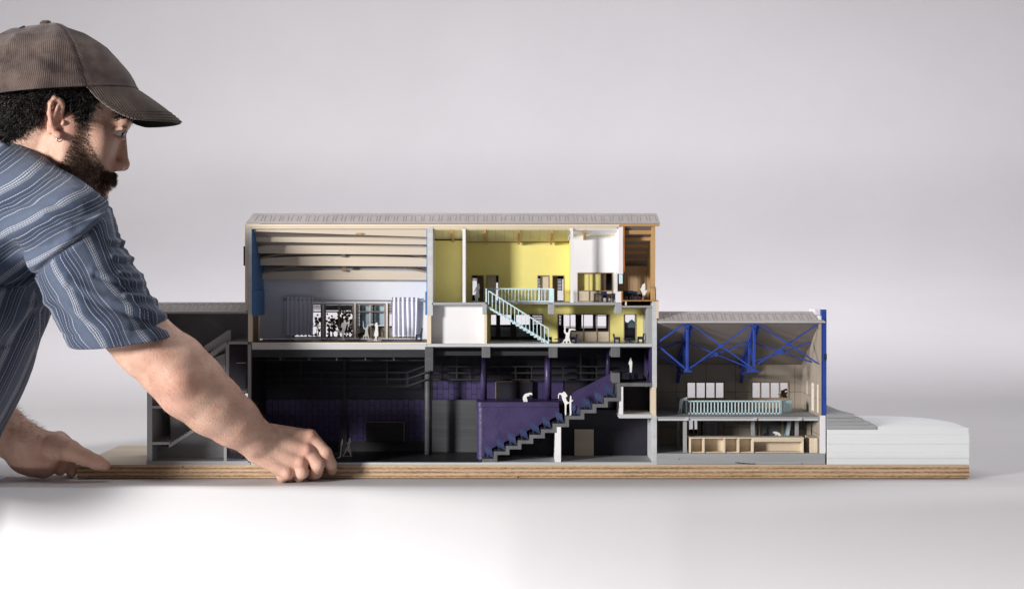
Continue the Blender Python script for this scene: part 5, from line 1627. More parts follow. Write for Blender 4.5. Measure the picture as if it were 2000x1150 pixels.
B.chain([(WP(138, 892, 20), 12), (WP(117, 917, 4), 11.5)], 3)
# palms rest on the table, fingers stop at the board
V, Q = surface_nets(B)
lc = [(V - HO) @ x for x in AX]
Vm = HO + lc[0][:, None] * HF + lc[1][:, None] * HU - np.abs(lc[2])[:, None] * HL
mx, my = project(Vm)
px, py = project(V)
head = (V[:, 2] > 400) & (px > -40) & (V[:, 0] < -700) & (py < 420)
BEARD = [(150, 222), (171, 224), (174, 262), (181, 293), (193, 314), (212, 334), (231, 339), (236, 350), (226, 360), (216, 363), (205, 376), (212, 400), (180, 425), (120, 405), (96, 350), (116, 318), (138, 280), (146, 250)]
HAIR = [(-120, 150), (204, 160), (201, 188), (192, 200), (180, 214), (172, 234), (151, 236), (147, 222), (130, 212), (124, 196), (104, 188), (90, 204), (88, 226), (82, 236), (62, 242), (40, 266), (0, 275), (-120, 290)]
sb = poly_sd(mx, my, BEARD); sh = poly_sd(mx, my, HAIR)
beard = np.where(head, 1 - sstep(sb, -9, 6), 0.0) 
hairm = np.where(head & (mx < 206), 1 - sstep(sh, -5, 4), 0.0)
lipm = np.where(head, 1 - sstep(np.minimum(poly_sd(mx, my, [(190, 363), (208, 352), (224, 352), (224, 364), (212, 366), (214, 376), (202, 381), (190, 370)]), 99), -2, 3), 0.0)
red = np.zeros(len(V))
for (x, y, d, r, a) in ((108, 230, -90, 42, .9), (607, 851, -52, 16, 1), (600, 879, -68, 15, 1), (588, 902, -74, 14, .8), (561, 924, -74, 14, .5), (345, 745, -200, 42, .8), (650, 915, -20, 14, .6), (240, 322, 20, 24, .5), (640, 888, -58, 12, .5), (310, 690, -200, 50, .35), (125, 850, 20, 26, .4)):
    dd = np.linalg.norm(V - np.array(WP(x, y, d)), axis=1); red = np.maximum(red, a * np.exp(-(dd / r) ** 2))
hairy = np.where((V[:, 2] < 330) & (px < 545), 1.0, 0.0)

def skin_material():
    m, nt, p = _nodes('skin'); N = nt.nodes.new; L = nt.links.new
    def at(n):
        a = N('ShaderNodeAttribute'); a.attribute_name = n; return a.outputs['Fac']
    tc = N('ShaderNodeTexCoord')
    n1 = N('ShaderNodeTexNoise'); n1.inputs['Scale'].default_value = 45; n1.inputs['Detail'].default_value = 6; n1.inputs['Roughness'].default_value = .6
    L(tc.outputs['Object'], n1.inputs['Vector'])
    cr = N('ShaderNodeValToRGB'); e = cr.color_ramp.elements
    e[0].position = .32; e[0].color = (.56, .33, .24, 1); e[1].position = .68; e[1].color = (.68, .45, .345, 1)
    L(n1.outputs['Fac'], cr.inputs[0])
    def mix(fac, a, col, amt=1.0):
        x = N('ShaderNodeMixRGB'); mu = N('ShaderNodeMath'); mu.operation = 'MULTIPLY'; mu.inputs[1].default_value = amt
        L(fac, mu.inputs[0]); L(mu.outputs[0], x.inputs[0]); L(a, x.inputs[1]); x.inputs[2].default_value = (*col, 1); return x.outputs[0]
    c = mix(at('red'), cr.outputs[0], (.60, .25, .19), .55)
    nb = N('ShaderNodeTexNoise'); nb.inputs['Scale'].default_value = 17; nb.inputs['Detail'].default_value = 3
    L(tc.outputs['Object'], nb.inputs['Vector'])
    rb = N('ShaderNodeValToRGB'); rb.color_ramp.elements[0].position = .45; rb.color_ramp.elements[1].position = .72
    L(nb.outputs['Fac'], rb.inputs[0])
    c = mix(rb.outputs[0], c, (.58, .30, .235), .38)
    # freckles / moles
    n4 = N('ShaderNodeTexNoise'); n4.inputs['Scale'].default_value = 230; n4.inputs['Detail'].default_value = 1
    L(tc.outputs['Object'], n4.inputs['Vector'])
    r4 = N('ShaderNodeValToRGB'); r4.color_ramp.elements[0].position = .72; r4.color_ramp.elements[1].position = .80
    L(n4.outputs['Fac'], r4.inputs[0])
    c = mix(r4.outputs[0], c, (.36, .20, .14), .35)
    c = mix(at('lip'), c, (.42, .16, .14), .8)
    c = mix(at('beard'), c, (.07, .042, .03), .62)
    c = mix(at('hair'), c, (.012, .010, .010), .97)
    L(c, p.inputs['Base Color'])
    p.inputs['Roughness'].default_value = .48
    p.inputs['Specular IOR Level'].default_value = .38
    p.inputs['Subsurface Weight'].default_value = .12
    p.inputs['Subsurface Radius'].default_value = (1, .35, .2)
    p.inputs['Subsurface Scale'].default_value = .006
    n2 = N('ShaderNodeTexNoise'); n2.inputs['Scale'].default_value = 420; n2.inputs['Detail'].default_value = 4
    L(tc.outputs['Object'], n2.inputs['Vector'])
    v = N('ShaderNodeTexVoronoi'); v.inputs['Scale'].default_value = 900
    L(tc.outputs['Object'], v.inputs['Vector'])
    ad = N('ShaderNodeMath'); ad.operation = 'MULTIPLY_ADD'; ad.inputs[1].default_value = .35
    L(v.outputs['Distance'], ad.inputs[0]); L(n2.outputs['Fac'], ad.inputs[2])
    rr = N('ShaderNodeMapRange'); rr.inputs[3].default_value = .34; rr.inputs[4].default_value = .62; L(n1.outputs['Fac'], rr.inputs[0]); L(rr.outputs[0], p.inputs['Roughness'])
    b = N('ShaderNodeBump'); b.inputs['Strength'].default_value = .55; b.inputs['Distance'].default_value = .0013
    L(ad.outputs[0], b.inputs['Height']); L(b.outputs[0], p.inputs['Normal'])
    MATS['skin'] = m
skin_material()

def simple(name, col, rough, spec=.3, metallic=0, aniso=None):
    m, nt, p = _nodes(name)
    p.inputs['Base Color'].default_value = (*col, 1); p.inputs['Roughness'].default_value = rough
    p.inputs['Specular IOR Level'].default_value = spec; p.inputs['Metallic'].default_value = metallic
    MATS[name] = m; return m
def hair_mat(name, c1, c2, rough=.42, spec=.5):
    m, nt, p = _nodes(name); N = nt.nodes.new; L = nt.links.new
    a = N('ShaderNodeAttribute'); a.attribute_name = 'tone'
    cr = N('ShaderNodeValToRGB'); cr.color_ramp.elements[0].color = (*c1, 1); cr.color_ramp.elements[1].color = (*c2, 1)
    L(a.outputs['Fac'], cr.inputs[0]); L(cr.outputs[0], p.inputs['Base Color'])
    p.inputs['Roughness'].default_value = rough; p.inputs['Specular IOR Level'].default_value = spec
    MATS[name] = m
hair_mat('black_hair', (.008, .007, .008), (.030, .023, .020), .36, .5)
hair_mat('beard_hair', (.018, .011, .008), (.17, .095, .052), .5, .4)
hair_mat('arm_hair_fibre', (.16, .095, .065), (.36, .23, .16), .5, .3)
simple('eye_white', (.72, .70, .68), .15, .5)
simple('iris', (.018, .013, .011), .12, .6)
mat('fingernail_tint', (.60, .38, .31), .45, .04, 60, bump=0, spec=.5)

person = fast_mesh('person', V, Q, 'skin', None, {'beard': beard, 'hair': hairm, 'lip': lipm, 'red': red})
WL[person.name] = (0, 0, 0)
tag(person, 'bearded man in corduroy cap and striped blue shirt leaning over to grip the baseboard', 'person')

# vertex normals for planting hair
me = person.data
VN = np.zeros(len(V) * 3, np.float32); me.vertices.foreach_get('normal', VN) if hasattr(me.vertices, 'foreach_get') else None
VN = VN.reshape(-1, 3)

def strands(name, mt, parent, roots, dirs, length, width, seg=4, curl=0.0, curl_n=1.5, droop=(0, 0, 0), taper=True):
    """one mesh of many thin three-sided hairs"""
    n = len(roots)
    L = length * rng.uniform(.6, 1.25, n)
    d = dirs / (np.linalg.norm(dirs, axis=1)[:, None] + 1e-9)
    rv = rng.normal(size=(n, 3)); s1 = np.cross(d, rv); s1 /= np.linalg.norm(s1, axis=1)[:, None] + 1e-9
    s2 = np.cross(d, s1)
    ph = rng.uniform(0, 6.28, n); cn = curl_n * rng.uniform(.7, 1.3, n); ca = curl * rng.uniform(.3, 1.7, n)
    cen = []
    for k in range(seg + 1):
        t = k / seg
        a = ph + cn * 2 * np.pi * t
        P = roots + d * (L * t)[:, None] + np.array(droop)[None, :] * (L * t * t)[:, None]
        P = P + (s1 * np.cos(a)[:, None] + s2 * np.sin(a)[:, None]) * (ca * min(1, t * 2.5))[:, None] - (s1 * np.cos(ph)[:, None] + s2 * np.sin(ph)[:, None]) * 0
        cen.append(P)
    vs = []
    for k, P in enumerate(cen):
        w = width * (1 - (k / seg) * (.85 if taper else .4))
        for j in range(3):
            a = 2 * np.pi * j / 3
            vs.append(P + (s1 * np.cos(a) + s2 * np.sin(a)) * w * .5)
    R = len(vs); base = np.arange(n)
    VV = np.stack(vs, 1).reshape(-1, 3)
    q = []
    for k in range(seg):
        for j in range(3):
            a, b = k * 3 + j, k * 3 + (j + 1) % 3
            q.append(np.stack([base * R + a, base * R + b, base * R + b + 3, base * R + a + 3], 1))
    tone = np.repeat(rng.uniform(0, 1, n) ** 1.5, R)
    return fast_mesh(name, VV, np.concatenate(q), mt, parent, {'tone': tone})

def pick(mask, n):
    i = np.where(mask)[0]
    return rng.choice(i, n) if len(i) else i[:0]
N3 = VN.astype(float)
down = np.array((0.25, 0, -1.0))
i = pick(beard > .35, 9500)
dirs = N3[i] * .75 + np.array((.22, 0, -.75)) + rng.normal(0, .30, (len(i), 3))
strands('beard', 'beard_hair', person, V[i] - N3[i] * .8, dirs, 8, 1.0, 3, .9, .7)
# moustache is thicker
i = pick((beard > .3) & (mx > 196) & (my > 334) & (my < 360), 900)
dirs = N3[i] * .8 + np.array((-.1, 0, -.8)) + rng.normal(0, .25, (len(i), 3))
strands('moustache', 'beard_hair', person, V[i], dirs, 7, 1.1, 3, .5, .5)
earz = poly_sd(mx, my, [(92, 190), (118, 186), (128, 200), (126, 270), (104, 270), (90, 225)])
i = pick((hairm > .5) & (my > 172) & ((earz > 5) | (np.abs(lc[2]) < 92)), 9000)
back = sstep(-mx[i], -90, 10)
dirs = N3[i] * (.55 + .25 * back[:, None]) + np.array((-.35, 0, -.75)) + rng.normal(0, .4, (len(i), 3))
strands('hair', 'black_hair', person, V[i] - N3[i] * 1, dirs, 24, 1.7, 8, 3.2, .75)
i = pick((hairm > .5) & (my > 185) & (mx < 84), 3500)
dirs = N3[i] * .7 + np.array((-.3, 0, -.5)) + rng.normal(0, .5, (len(i), 3))
strands('hair', 'black_hair', person, V[i], dirs, 33, 2.1, 10, 5.0, .95)
EB = poly_sd(mx, my, [(226, 232), (240, 222), (256, 226), (266, 238), (262, 243), (250, 233), (238, 233), (228, 238)])
i = pick(head & (EB < 0), 1000)
dirs = N3[i] * .5 + np.array((-.6, 0, .25)) + rng.normal(0, .25, (len(i), 3))
strands('eyebrow', 'black_hair', person, V[i], dirs, 9, 1.2, 3, .5, .5)
for c in (-1, 1):
    lr = np.array([hx(226 + 19 * math.sin(w), 256 - 1.5 * math.sin(w * 2), c * (38 + 16.5 * math.cos(w))) for w in np.linspace(.1, 2.4, 26)])
    strands('eyelash', 'black_hair', person, lr, np.tile(HF * .8 - c * -HL * .5 + np.array((0, 0, -.1)), (26, 1)) + rng.normal(0, .12, (26, 3)), 6, .7, 3, .2, .3)
i = pick((V[:, 2] < 310) & (V[:, 2] > 40) & (px > 290) & (px < 540) & (V[:, 0] > -760), 1500)
ax_ = np.array((.75, 0, -.65))
dirs = N3[i] * .28 + ax_ + rng.normal(0, .35, (len(i), 3))
strands('arm_hair', 'arm_hair_fibre', person, V[i], dirs, 10, .30, 4, .8, .6)
i = pick((V[:, 2] < 190) & (V[:, 2] > 60) & (px < 80) & (N3[:, 2] > .2), 900)
dirs = N3[i] * .6 + np.array((.8, 0, -.35)) + rng.normal(0, .3, (len(i), 3))
strands('arm_hair', 'arm_hair_fibre', person, V[i], dirs, 14, .38, 4, 1.0, .6)

def ball_mesh(name, c, r, mt, parent, axes=None, n=20):
    m = MB(); vs = []; fs = []
    A = axes or np.eye(3)
    for i in range(n + 1):
        for j in range(n):
            t = math.pi * i / n; p = 2 * math.pi * j / n
            l = (math.sin(t) * math.cos(p), math.sin(t) * math.sin(p), math.cos(t))
            rr = r if isinstance(r, (tuple, list)) else (r, r, r)
            vs.append(tuple(np.array(c) + sum(np.array(A[k]) * l[k] * rr[k] for k in range(3))))
    for i in range(n):
        for j in range(n):
            fs.append((i * n + j, i * n + (j + 1) % n, (i + 1) * n + (j + 1) % n, (i + 1) * n + j))
    m.add(vs, fs)
    return m.build(name, mt, parent, smooth=True)
gaze = HF - HL * .22 + np.array((0, 0, .02)); gaze /= np.linalg.norm(gaze)
for c in (-1, 1):
    ey = ball_mesh('eye', EYE[c], 14.4, 'eye_white', person)
    g1 = np.cross(gaze, (0, 0, 1)); g1 /= np.linalg.norm(g1); g2 = np.cross(g1, gaze)
    ball_mesh('iris', EYE[c] + gaze * 12.5, (2.8, 7.2, 7.2), 'iris', ey, (gaze, g1, g2), 14)
# nails
def nail(p, nrm, along, w, l):
    nrm = np.array(nrm, float); nrm /= np.linalg.norm(nrm); al = np.array(along, float); al -= nrm * (al @ nrm); al /= np.linalg.norm(al)
    ball_mesh('fingernail', np.array(p), (l, w, 1.5), 'fingernail_tint', person, (al, np.cross(nrm, al), nrm), 14)
nail(np.array(WP(654.2, 913.8, -22)) , (.75, -.55, .30), (.15, .45, -.85), 5.2, 8.0)
nail(np.array(WP(201.5, 906.8, -23.6)), (-.05, -.80, .55), (.85, 0, -.5), 6.4, 8.5)
# earring hoop
m = MB(); cE = np.array(hx(116, 271, -106))
m.tube([cE + 5.6 * (math.cos(t) * HF + math.sin(t) * HU) for t in np.linspace(-2.9, .1, 14)], 1.2, 7); m.build('earring', 'silver_metal', person, smooth=True)

# ---- cap: dome from the measured outline, six panels, brim, button, eyelets
def corduroy(name, dark, pale):
    m, nt, p = _nodes(name); N = nt.nodes.new; L = nt.links.new
    a = N('ShaderNodeAttribute'); a.attribute_name = 'wale'
    tc = N('ShaderNodeTexCoord')
    n1 = N('ShaderNodeTexNoise'); n1.inputs['Scale'].default_value = 22; n1.inputs['Detail'].default_value = 7; n1.inputs['Roughness'].default_value = .66
    L(tc.outputs['Object'], n1.inputs['Vector'])
    cr = N('ShaderNodeValToRGB'); e = cr.color_ramp.elements
    e[0].position = .36; e[0].color = (*dark, 1); e[1].position = .68; e[1].color = (*pale, 1)
    L(n1.outputs['Fac'], cr.inputs[0])
    mu = N('ShaderNodeMath'); mu.operation = 'SINE'; L(a.outputs['Fac'], mu.inputs[0])
    ms = N('ShaderNodeMapRange'); ms.inputs[1].default_value = -1; ms.inputs[2].default_value = 1; ms.inputs[3].default_value = .86; ms.inputs[4].default_value = 1.05
    L(mu.outputs[0], ms.inputs[0])
    mx_ = N('ShaderNodeMixRGB'); mx_.blend_type = 'MULTIPLY'; mx_.inputs[0].default_value = 1
    L(cr.outputs[0], mx_.inputs[1]); L(ms.outputs[0], mx_.inputs[2])
    L(mx_.outputs[0], p.inputs['Base Color'])
    p.inputs['Roughness'].default_value = .85; p.inputs['Specular IOR Level'].default_value = .15
    p.inputs['Sheen Weight'].default_value = .25; p.inputs['Sheen Roughness'].default_value = .4
    b = N('ShaderNodeBump'); b.inputs['Strength'].default_value = .35; b.inputs['Distance'].default_value = .0012
    L(mu.outputs[0], b.inputs['Height']); L(b.outputs[0], p.inputs['Normal'])
    MATS[name] = m
corduroy('corduroy', (.058, .042, .040), (.175, .128, .110))
corduroy('corduroy_brim', (.066, .049, .043), (.135, .102, .085))
mat('navy_thread', (.02, .025, .06), .6, .1, 60)
mat('black_lining', (.012, .011, .012), .8, .1, 60)

CS = 1 + (20 + MAN) / D
CR, CU, CLt = 162.0 * CS, 139.0 * CS, 120.0 * CS
yawL = HL
cF = np.array((math.cos(PS), math.sin(PS), 0.0))                 # the cap sits level: its forward axis is not pitched
HC = hx(103, 187, 0)
tilt = math.radians(-5.5)                                         # hem a little lower at the back
cFt = cF * math.cos(tilt) - np.array((0, 0, 1)) * math.sin(tilt) * 1.0
cUt = np.cross(cFt, yawL); cUt = cUt if cUt[2] > 0 else -cUt
prof_f = [(1, 0), (.965, .10), (.90, .24), (.80, .42), (.67, .61), (.46, .80), (.27, .925), (.10, .99), (0, 1.0)]
prof_b = [(1, 0), (1.0, .12), (.975, .28), (.91, .47), (.80, .65), (.62, .82), (.40, .935), (.18, .985), (0, 1.0)]
def cap_point(phi, t):
    """phi 0 is the front; t runs from hem (0) to the button (1)"""
    w = max(0.0, math.cos(phi)) ** 1.0
    def ev(p):
        s = t * (len(p) - 1); i = min(int(s), len(p) - 2); u = s - i
        return p[i][0] + (p[i + 1][0] - p[i][0]) * u, p[i][1] + (p[i + 1][1] - p[i][1]) * u
    a, b = ev(prof_f), ev(prof_b)
    rho, hgt = a[0] * w + b[0] * (1 - w), a[1] * w + b[1] * (1 - w)
    x, y = CR * math.cos(phi) * rho, CLt * math.sin(phi) * rho
    return np.array(HC) + cFt * x + yawL * y + cUt * (hgt * CU)
nphi, nt_ = 144, 48
vs, wale = [], []
for it in range(nt_ + 1):
    for ip in range(nphi):
        phi = 2 * math.pi * ip / nphi; t = it / nt_
        P = cap_point(phi, t)
        n_ = P - np.array(HC) - cUt * 20; n_ = n_ / np.linalg.norm(n_)
        # seams pinch at the six panel joints (each side panel joint falls over the ear)
        s6 = abs(((phi / (math.pi / 3) + .5) % 1) - .5) * 2          # 0 at a seam
        disp = -2.6 * math.exp(-(s6 / .045) ** 2) * (1 - t * .5) + 1.4 * math.exp(-((s6 - .10) / .05) ** 2) * (1 - t * .5)
        disp += 3.6 * math.sin(phi * 3.1 + t * 5) * math.sin(t * 3.1) + 2.0 * math.sin(phi * 7.3 - t * 9 + 1) * math.sin(t * 3.1) 
        disp += 3.0 * math.exp(-(((phi - 4.9 - .7 * (t - .4)) / .10) ** 2)) * math.exp(-((t - .42) / .16) ** 2)
        disp += -3.5 * math.exp(-((t - .38 - .25 * math.sin(phi * 2)) / .045) ** 2) * math.exp(-((phi - 4.95) / .5) ** 2)
        disp += 2.2 * math.exp(-((t - .45 - .25 * math.sin(phi * 2)) / .05) ** 2) * math.exp(-((phi - 4.95) / .5) ** 2)
        if t < .04: disp += 1.2
        vs.append(P + n_ * disp)
        pc = ((phi / (math.pi / 3)) % 1) - .5
        rr = (1 - .75 * t)
        wale.append((pc * 172 * rr + 10 * t) * 2 * math.pi / 3.1)
vs = np.array(vs); wale = np.array(wale)
q = []
for it in range(nt_):
    for ip in range(nphi):
        a = it * nphi + ip; b = it * nphi + (ip + 1) % nphi
        q.append((a, b, b + nphi, a + nphi))
cap = fast_mesh('cap', vs, np.array(q), 'corduroy', person, {'wale': wale})
sol = cap.modifiers.new('thickness', 'SOLIDIFY'); sol.thickness = 3 * U; sol.offset = -1
cap['label'] = 'faded brown corduroy baseball cap'
# brim
nu, nv = 56, 26
bt, bw = [], []
for iu in range(nu + 1):
    u = -1 + 2 * iu / nu
    phi = u * math.radians(60)
    A = cap_point(phi, 0.0)
    Lb = 108 * CS * max(0.0, 1 - abs(u) ** 2.2) ** .72
    for iv in range(nv + 1):
        v = iv / nv
        out = cF * (1 - .12 * abs(u)) + yawL * .10 * u
        P = A + out * Lb * v * .80 - np.array((0, 0, 1)) * (Lb * v * .50 + 10 * v * v * Lb / 112) - np.array((0, 0, 1)) * (46 * u * u * v * min(1.0, Lb / (70 * CS))) 
        bt.append(P); bw.append((u * 105) * 2 * math.pi / 3.1 if True else 0)
bt = np.array(bt); bw = np.array(bw)
q = [(a, a + 1, a + nv + 2, a + nv + 1) for iu in range(nu) for a in (iu * (nv + 1) + iv for iv in range(nv))]
brim = fast_mesh('brim', bt, np.array(q), 'corduroy_brim', cap, {'wale': bw})
WL[brim.name] = (0, 0, 0)
brim.data.materials.append(MATS['black_lining'])
s2 = brim.modifiers.new('thickness', 'SOLIDIFY'); s2.thickness = 4.5 * U; s2.offset = -1; s2.material_offset = 1; s2.material_offset_rim = 0
# rows of stitching round the brim
m = MB()
for off in (.78, .85, .92):
    pts = []
    for iu in range(2, nu - 1):
        pts.append(bt[iu * (nv + 1) + int(round(off * nv))] + np.array((0, 0, .5)))
    m.tube(pts, .7, 5)
m.build('brim_stitching', 'corduroy_brim', cap)
bp = cap_point(0, 1.0) + cUt * 2
ball_mesh('cap_button', bp, (11.5, 11.5, 6.5), 'corduroy', cap, (cFt, yawL, cUt), 18)
for phi_ in (-1.05, -2.1, 1.05, 2.1):
    pass
for phi_, t_ in ((4.19 + .52, .0), ):
    pass
for ph_ in (math.radians(-72 + 12), math.radians(-108 - 14)):
    P = cap_point(ph_, .735); n_ = P - np.array(HC); n_ /= np.linalg.norm(n_)
    m = MB(); s_a = np.cross(n_, cUt); s_a /= np.linalg.norm(s_a); s_b = np.cross(s_a, n_)
    m.tube([P + n_ * 1.4 + 4.6 * (math.cos(t) * s_a + math.sin(t) * s_b) for t in np.linspace(0, 2 * math.pi, 17)], 1.5, 6, False); m.build('eyelet', 'navy_thread', cap)

# ---- shirt
SF = Field((-1560, -600, -130), (-590, 370, 720), 3.0)
SF.cone(WF(0, 340, 8), WF(134, 446, -175), 78, 84, 26)
SF.cone(WF(0, 340, 8), WF(30, 430, 225), 76, 80, 26)
SF.chain([(WF(0, 470, -30), 140), (WF(-122, 690, -50), 165), (WF(-270, 950, -40), 215), (WF(-330, 1100, 20), 200)], 40)
SF.chain([(WF(-210, 640, -250), 150), (WF(-300, 790, -320), 152)], 40)  # unseen waist and hip bulk, added to shade the stair wing and left hand
SF.cone(WF(-80, 560, -60), WF(-210, 640, -250), 120, 150, 40)
SF.cone(WF(0, 470, 110), WF(-130, 690, 60), 120, 150, 40)
SF.chain([(WF(40, 440, 220), 84), (WF(-110, 640, 195), 84)], 24)
ax0, ax1 = np.array(WF(132, 470, -175)), np.array(WF(240, 668, -172))
hemZ = WF(0, 665, -172)[2]; hx0 = WF(240, 0, -172)[0]
sv = ax1 - ax0; Ls = np.linalg.norm(sv); sv /= Ls
def sleeve(X, Y, Z):
    t = np.clip(((X - ax0[0]) * sv[0] + (Y - ax0[1]) * sv[1] + (Z - ax0[2]) * sv[2]) / Ls, 0, 1.25)
    d = np.sqrt((X - ax0[0] - t * Ls * sv[0]) ** 2 + (Y - ax0[1] - t * Ls * sv[1]) ** 2 + (Z - ax0[2] - t * Ls * sv[2]) ** 2) - (83 + 5 * t)
    hem = -(Z - (hemZ + .10 * (Y + 172 - MAN) + .10 * (X - hx0)))
    return np.maximum(d, hem)
SF.put(sleeve, np.minimum(ax0, ax1) - 130, np.maximum(ax0, ax1) + 130, 14)
SF.cone(ax1 - sv * 50, ax1 + sv * 60, 68, 84, 3, 's')
# collar: a rolled band round the neck
ncen = np.array(WF(30, 318, 20))
ring = []
for t in np.linspace(0, 2 * math.pi, 22):
    r1 = np.array((.80, 0, -.55)); r2 = np.array((0, 1, 0.0))
    ring.append(np.array(WF(48, 306, 18)) + 66 * math.cos(t) * r1 * 1.05 + 84 * math.sin(t) * r2)
for a, b in zip(ring, ring[1:]): SF.cone(a, b, 9, 9, 8)
SV, SQ = surface_nets(SF)
px, py = project(SV)
SEAM = [(214, 400), (206, 420), (186, 440), (160, 462), (130, 484), (96, 508), (66, 536), (30, 556), (-60, 566)]
def seam_side(px, py):
    P = np.array(SEAM); best = np.full(len(px), 1e9); side = np.zeros(len(px))
    for a, b in zip(P, P[1:]):
        ab = b - a; t = np.clip(((px - a[0]) * ab[0] + (py - a[1]) * ab[1]) / (ab @ ab), 0, 1)
        dx, dy = px - a[0] - t * ab[0], py - a[1] - t * ab[1]
        d2 = dx * dx + dy * dy
        cr_ = ab[0] * (py - a[1]) - ab[1] * (px - a[0])
        m_ = d2 < best; best = np.where(m_, d2, best); side = np.where(m_, np.sign(cr_), side)
    return side * np.sqrt(best)
sd = seam_side(px, py)                      # below the seam: negative here or positive, sleeve side tested at a known point
ref = seam_side(np.array([200.]), np.array([560.]))[0]
onsl = (np.sign(sd) == np.sign(ref)) & (px > 70) & (py > 395) & (SV[:, 1] < 60 + MAN)
torso_low = (py > 560) & ~((px > 100) & (SV[:, 1] < -60 + MAN))
fl_ = px * .87 + py * .5
# stripe coordinate (units across the cloth)
perp = SV - ax0 - ((SV - ax0) @ sv)[:, None] * sv
e1 = np.cross(sv, (0, 1, 0)); e1 /= np.linalg.norm(e1); e2 = np.cross(sv, e1)
ang = np.arctan2(perp @ e1, -(perp @ np.array((0, 1.0, 0))))
st_sleeve = ang * 88 + 30 + 5 * np.sin(((SV - ax0) @ sv) / 46) + 3 * np.sin(((SV - ax0) @ sv) / 17 + ang * 3)
yy = py + 0.0012 * (px - 60) ** 2 * np.sign(-(px - 60)) * .5
st_torso = (px * .52 + yy * .86) + .10 * (SV[:, 1] - MAN) + 6 * np.sin(px / 58) 
st_low = px * .86 + py * .50 + .35 * (SV[:, 1] - MAN)
stripe = np.where(onsl, st_sleeve, np.where(torso_low, st_low, st_torso))
along = np.where(onsl, (SV - ax0) @ sv, np.where(torso_low, py * .86 - px * .5, px * .86 - py * .5))
# folds: pushed along the surface normal, drawn from the photo's creases
def curve_dist(px, py, pts):
    P = np.array(pts, float); best = np.full(len(px), 1e9)
    for a, b in zip(P, P[1:]):
        ab = b - a; t = np.clip(((px - a[0]) * ab[0] + (py - a[1]) * ab[1]) / (ab @ ab), 0, 1)
        best = np.minimum(best, (px - a[0] - t * ab[0]) ** 2 + (py - a[1] - t * ab[1]) ** 2)
    return np.sqrt(best)
tmp = bpy.data.meshes.new('t'); tmp.vertices.add(len(SV)); tmp.vertices.foreach_set('co', SV.astype(np.float32).ravel())
tmp.loops.add(SQ.size); tmp.loops.foreach_set('vertex_index', SQ.astype(np.int32).ravel()); tmp.polygons.add(len(SQ)); tmp.polygons.foreach_set('loop_start', np.arange(0, SQ.size, 4, dtype=np.int32)); tmp.update(calc_edges=True)
SN = np.zeros(len(SV) * 3, np.float32); tmp.vertices.foreach_get('normal', SN); SN = SN.reshape(-1, 3).astype(float)
near = SN[:, 1] < .35
disp = np.zeros(len(SV))
for amp, wd, pts in ((7, 9, [(132, 545), (175, 572), (230, 592), (300, 612), (334, 622)]), (-6, 8, [(138, 560), (180, 588), (240, 606), (320, 634)]),
                     (5, 6, [(180, 528), (230, 545), (276, 552)]), (-4, 5, [(186, 538), (236, 554), (282, 562)]),
                     (5, 5, [(214, 470), (244, 474), (262, 478)]), (-4, 4, [(216, 478), (246, 483), (266, 488)]), (5, 5, [(222, 500), (256, 506), (278, 512)]), (-4, 4, [(226, 509), (262, 515), (284, 522)]),
                     (5, 5, [(236, 532), (270, 536), (294, 546)]), (-4, 4, [(240, 566), (284, 570), (306, 578)]), (5, 5, [(246, 576), (290, 582), (316, 592)]),
                     (6, 10, [(120, 590), (150, 612), (205, 628), (250, 636)]), (-5, 9, [(110, 600), (150, 628), (200, 645)]),
                     (6, 9, [(215, 400), (196, 424), (160, 452), (110, 486), (70, 520)]), (-7, 5, SEAM), (5, 7, [(90, 420), (140, 436), (190, 428)]), (-4, 8, [(20, 400), (90, 396), (150, 410)]),
                     (6, 12, [(-20, 470), (60, 450), (130, 452)]), (-5, 10, [(-20, 500), (50, 488), (100, 480)]), (5, 10, [(20, 640), (50, 600), (90, 590)]), (-4, 9, [(0, 690), (40, 640), (70, 610)])):
    dd = curve_dist(px, py, pts); disp += amp * np.exp(-(dd / wd) ** 2)
hemd = (SV[:, 2] - (hemZ + .10 * (SV[:, 1] + 172 - MAN) + .10 * (SV[:, 0] - hx0)))
hem_band = onsl & (hemd < 26)
disp += np.where(onsl & (px > 120), -2.2 * np.exp(-((hemd - 28) / 3.5) ** 2), 0)
disp += wobble(SV, 11, 4) * .55 + wobble(SV, 26, 1) * 1.5 + wobble(SV, 60, 2) * 2.5
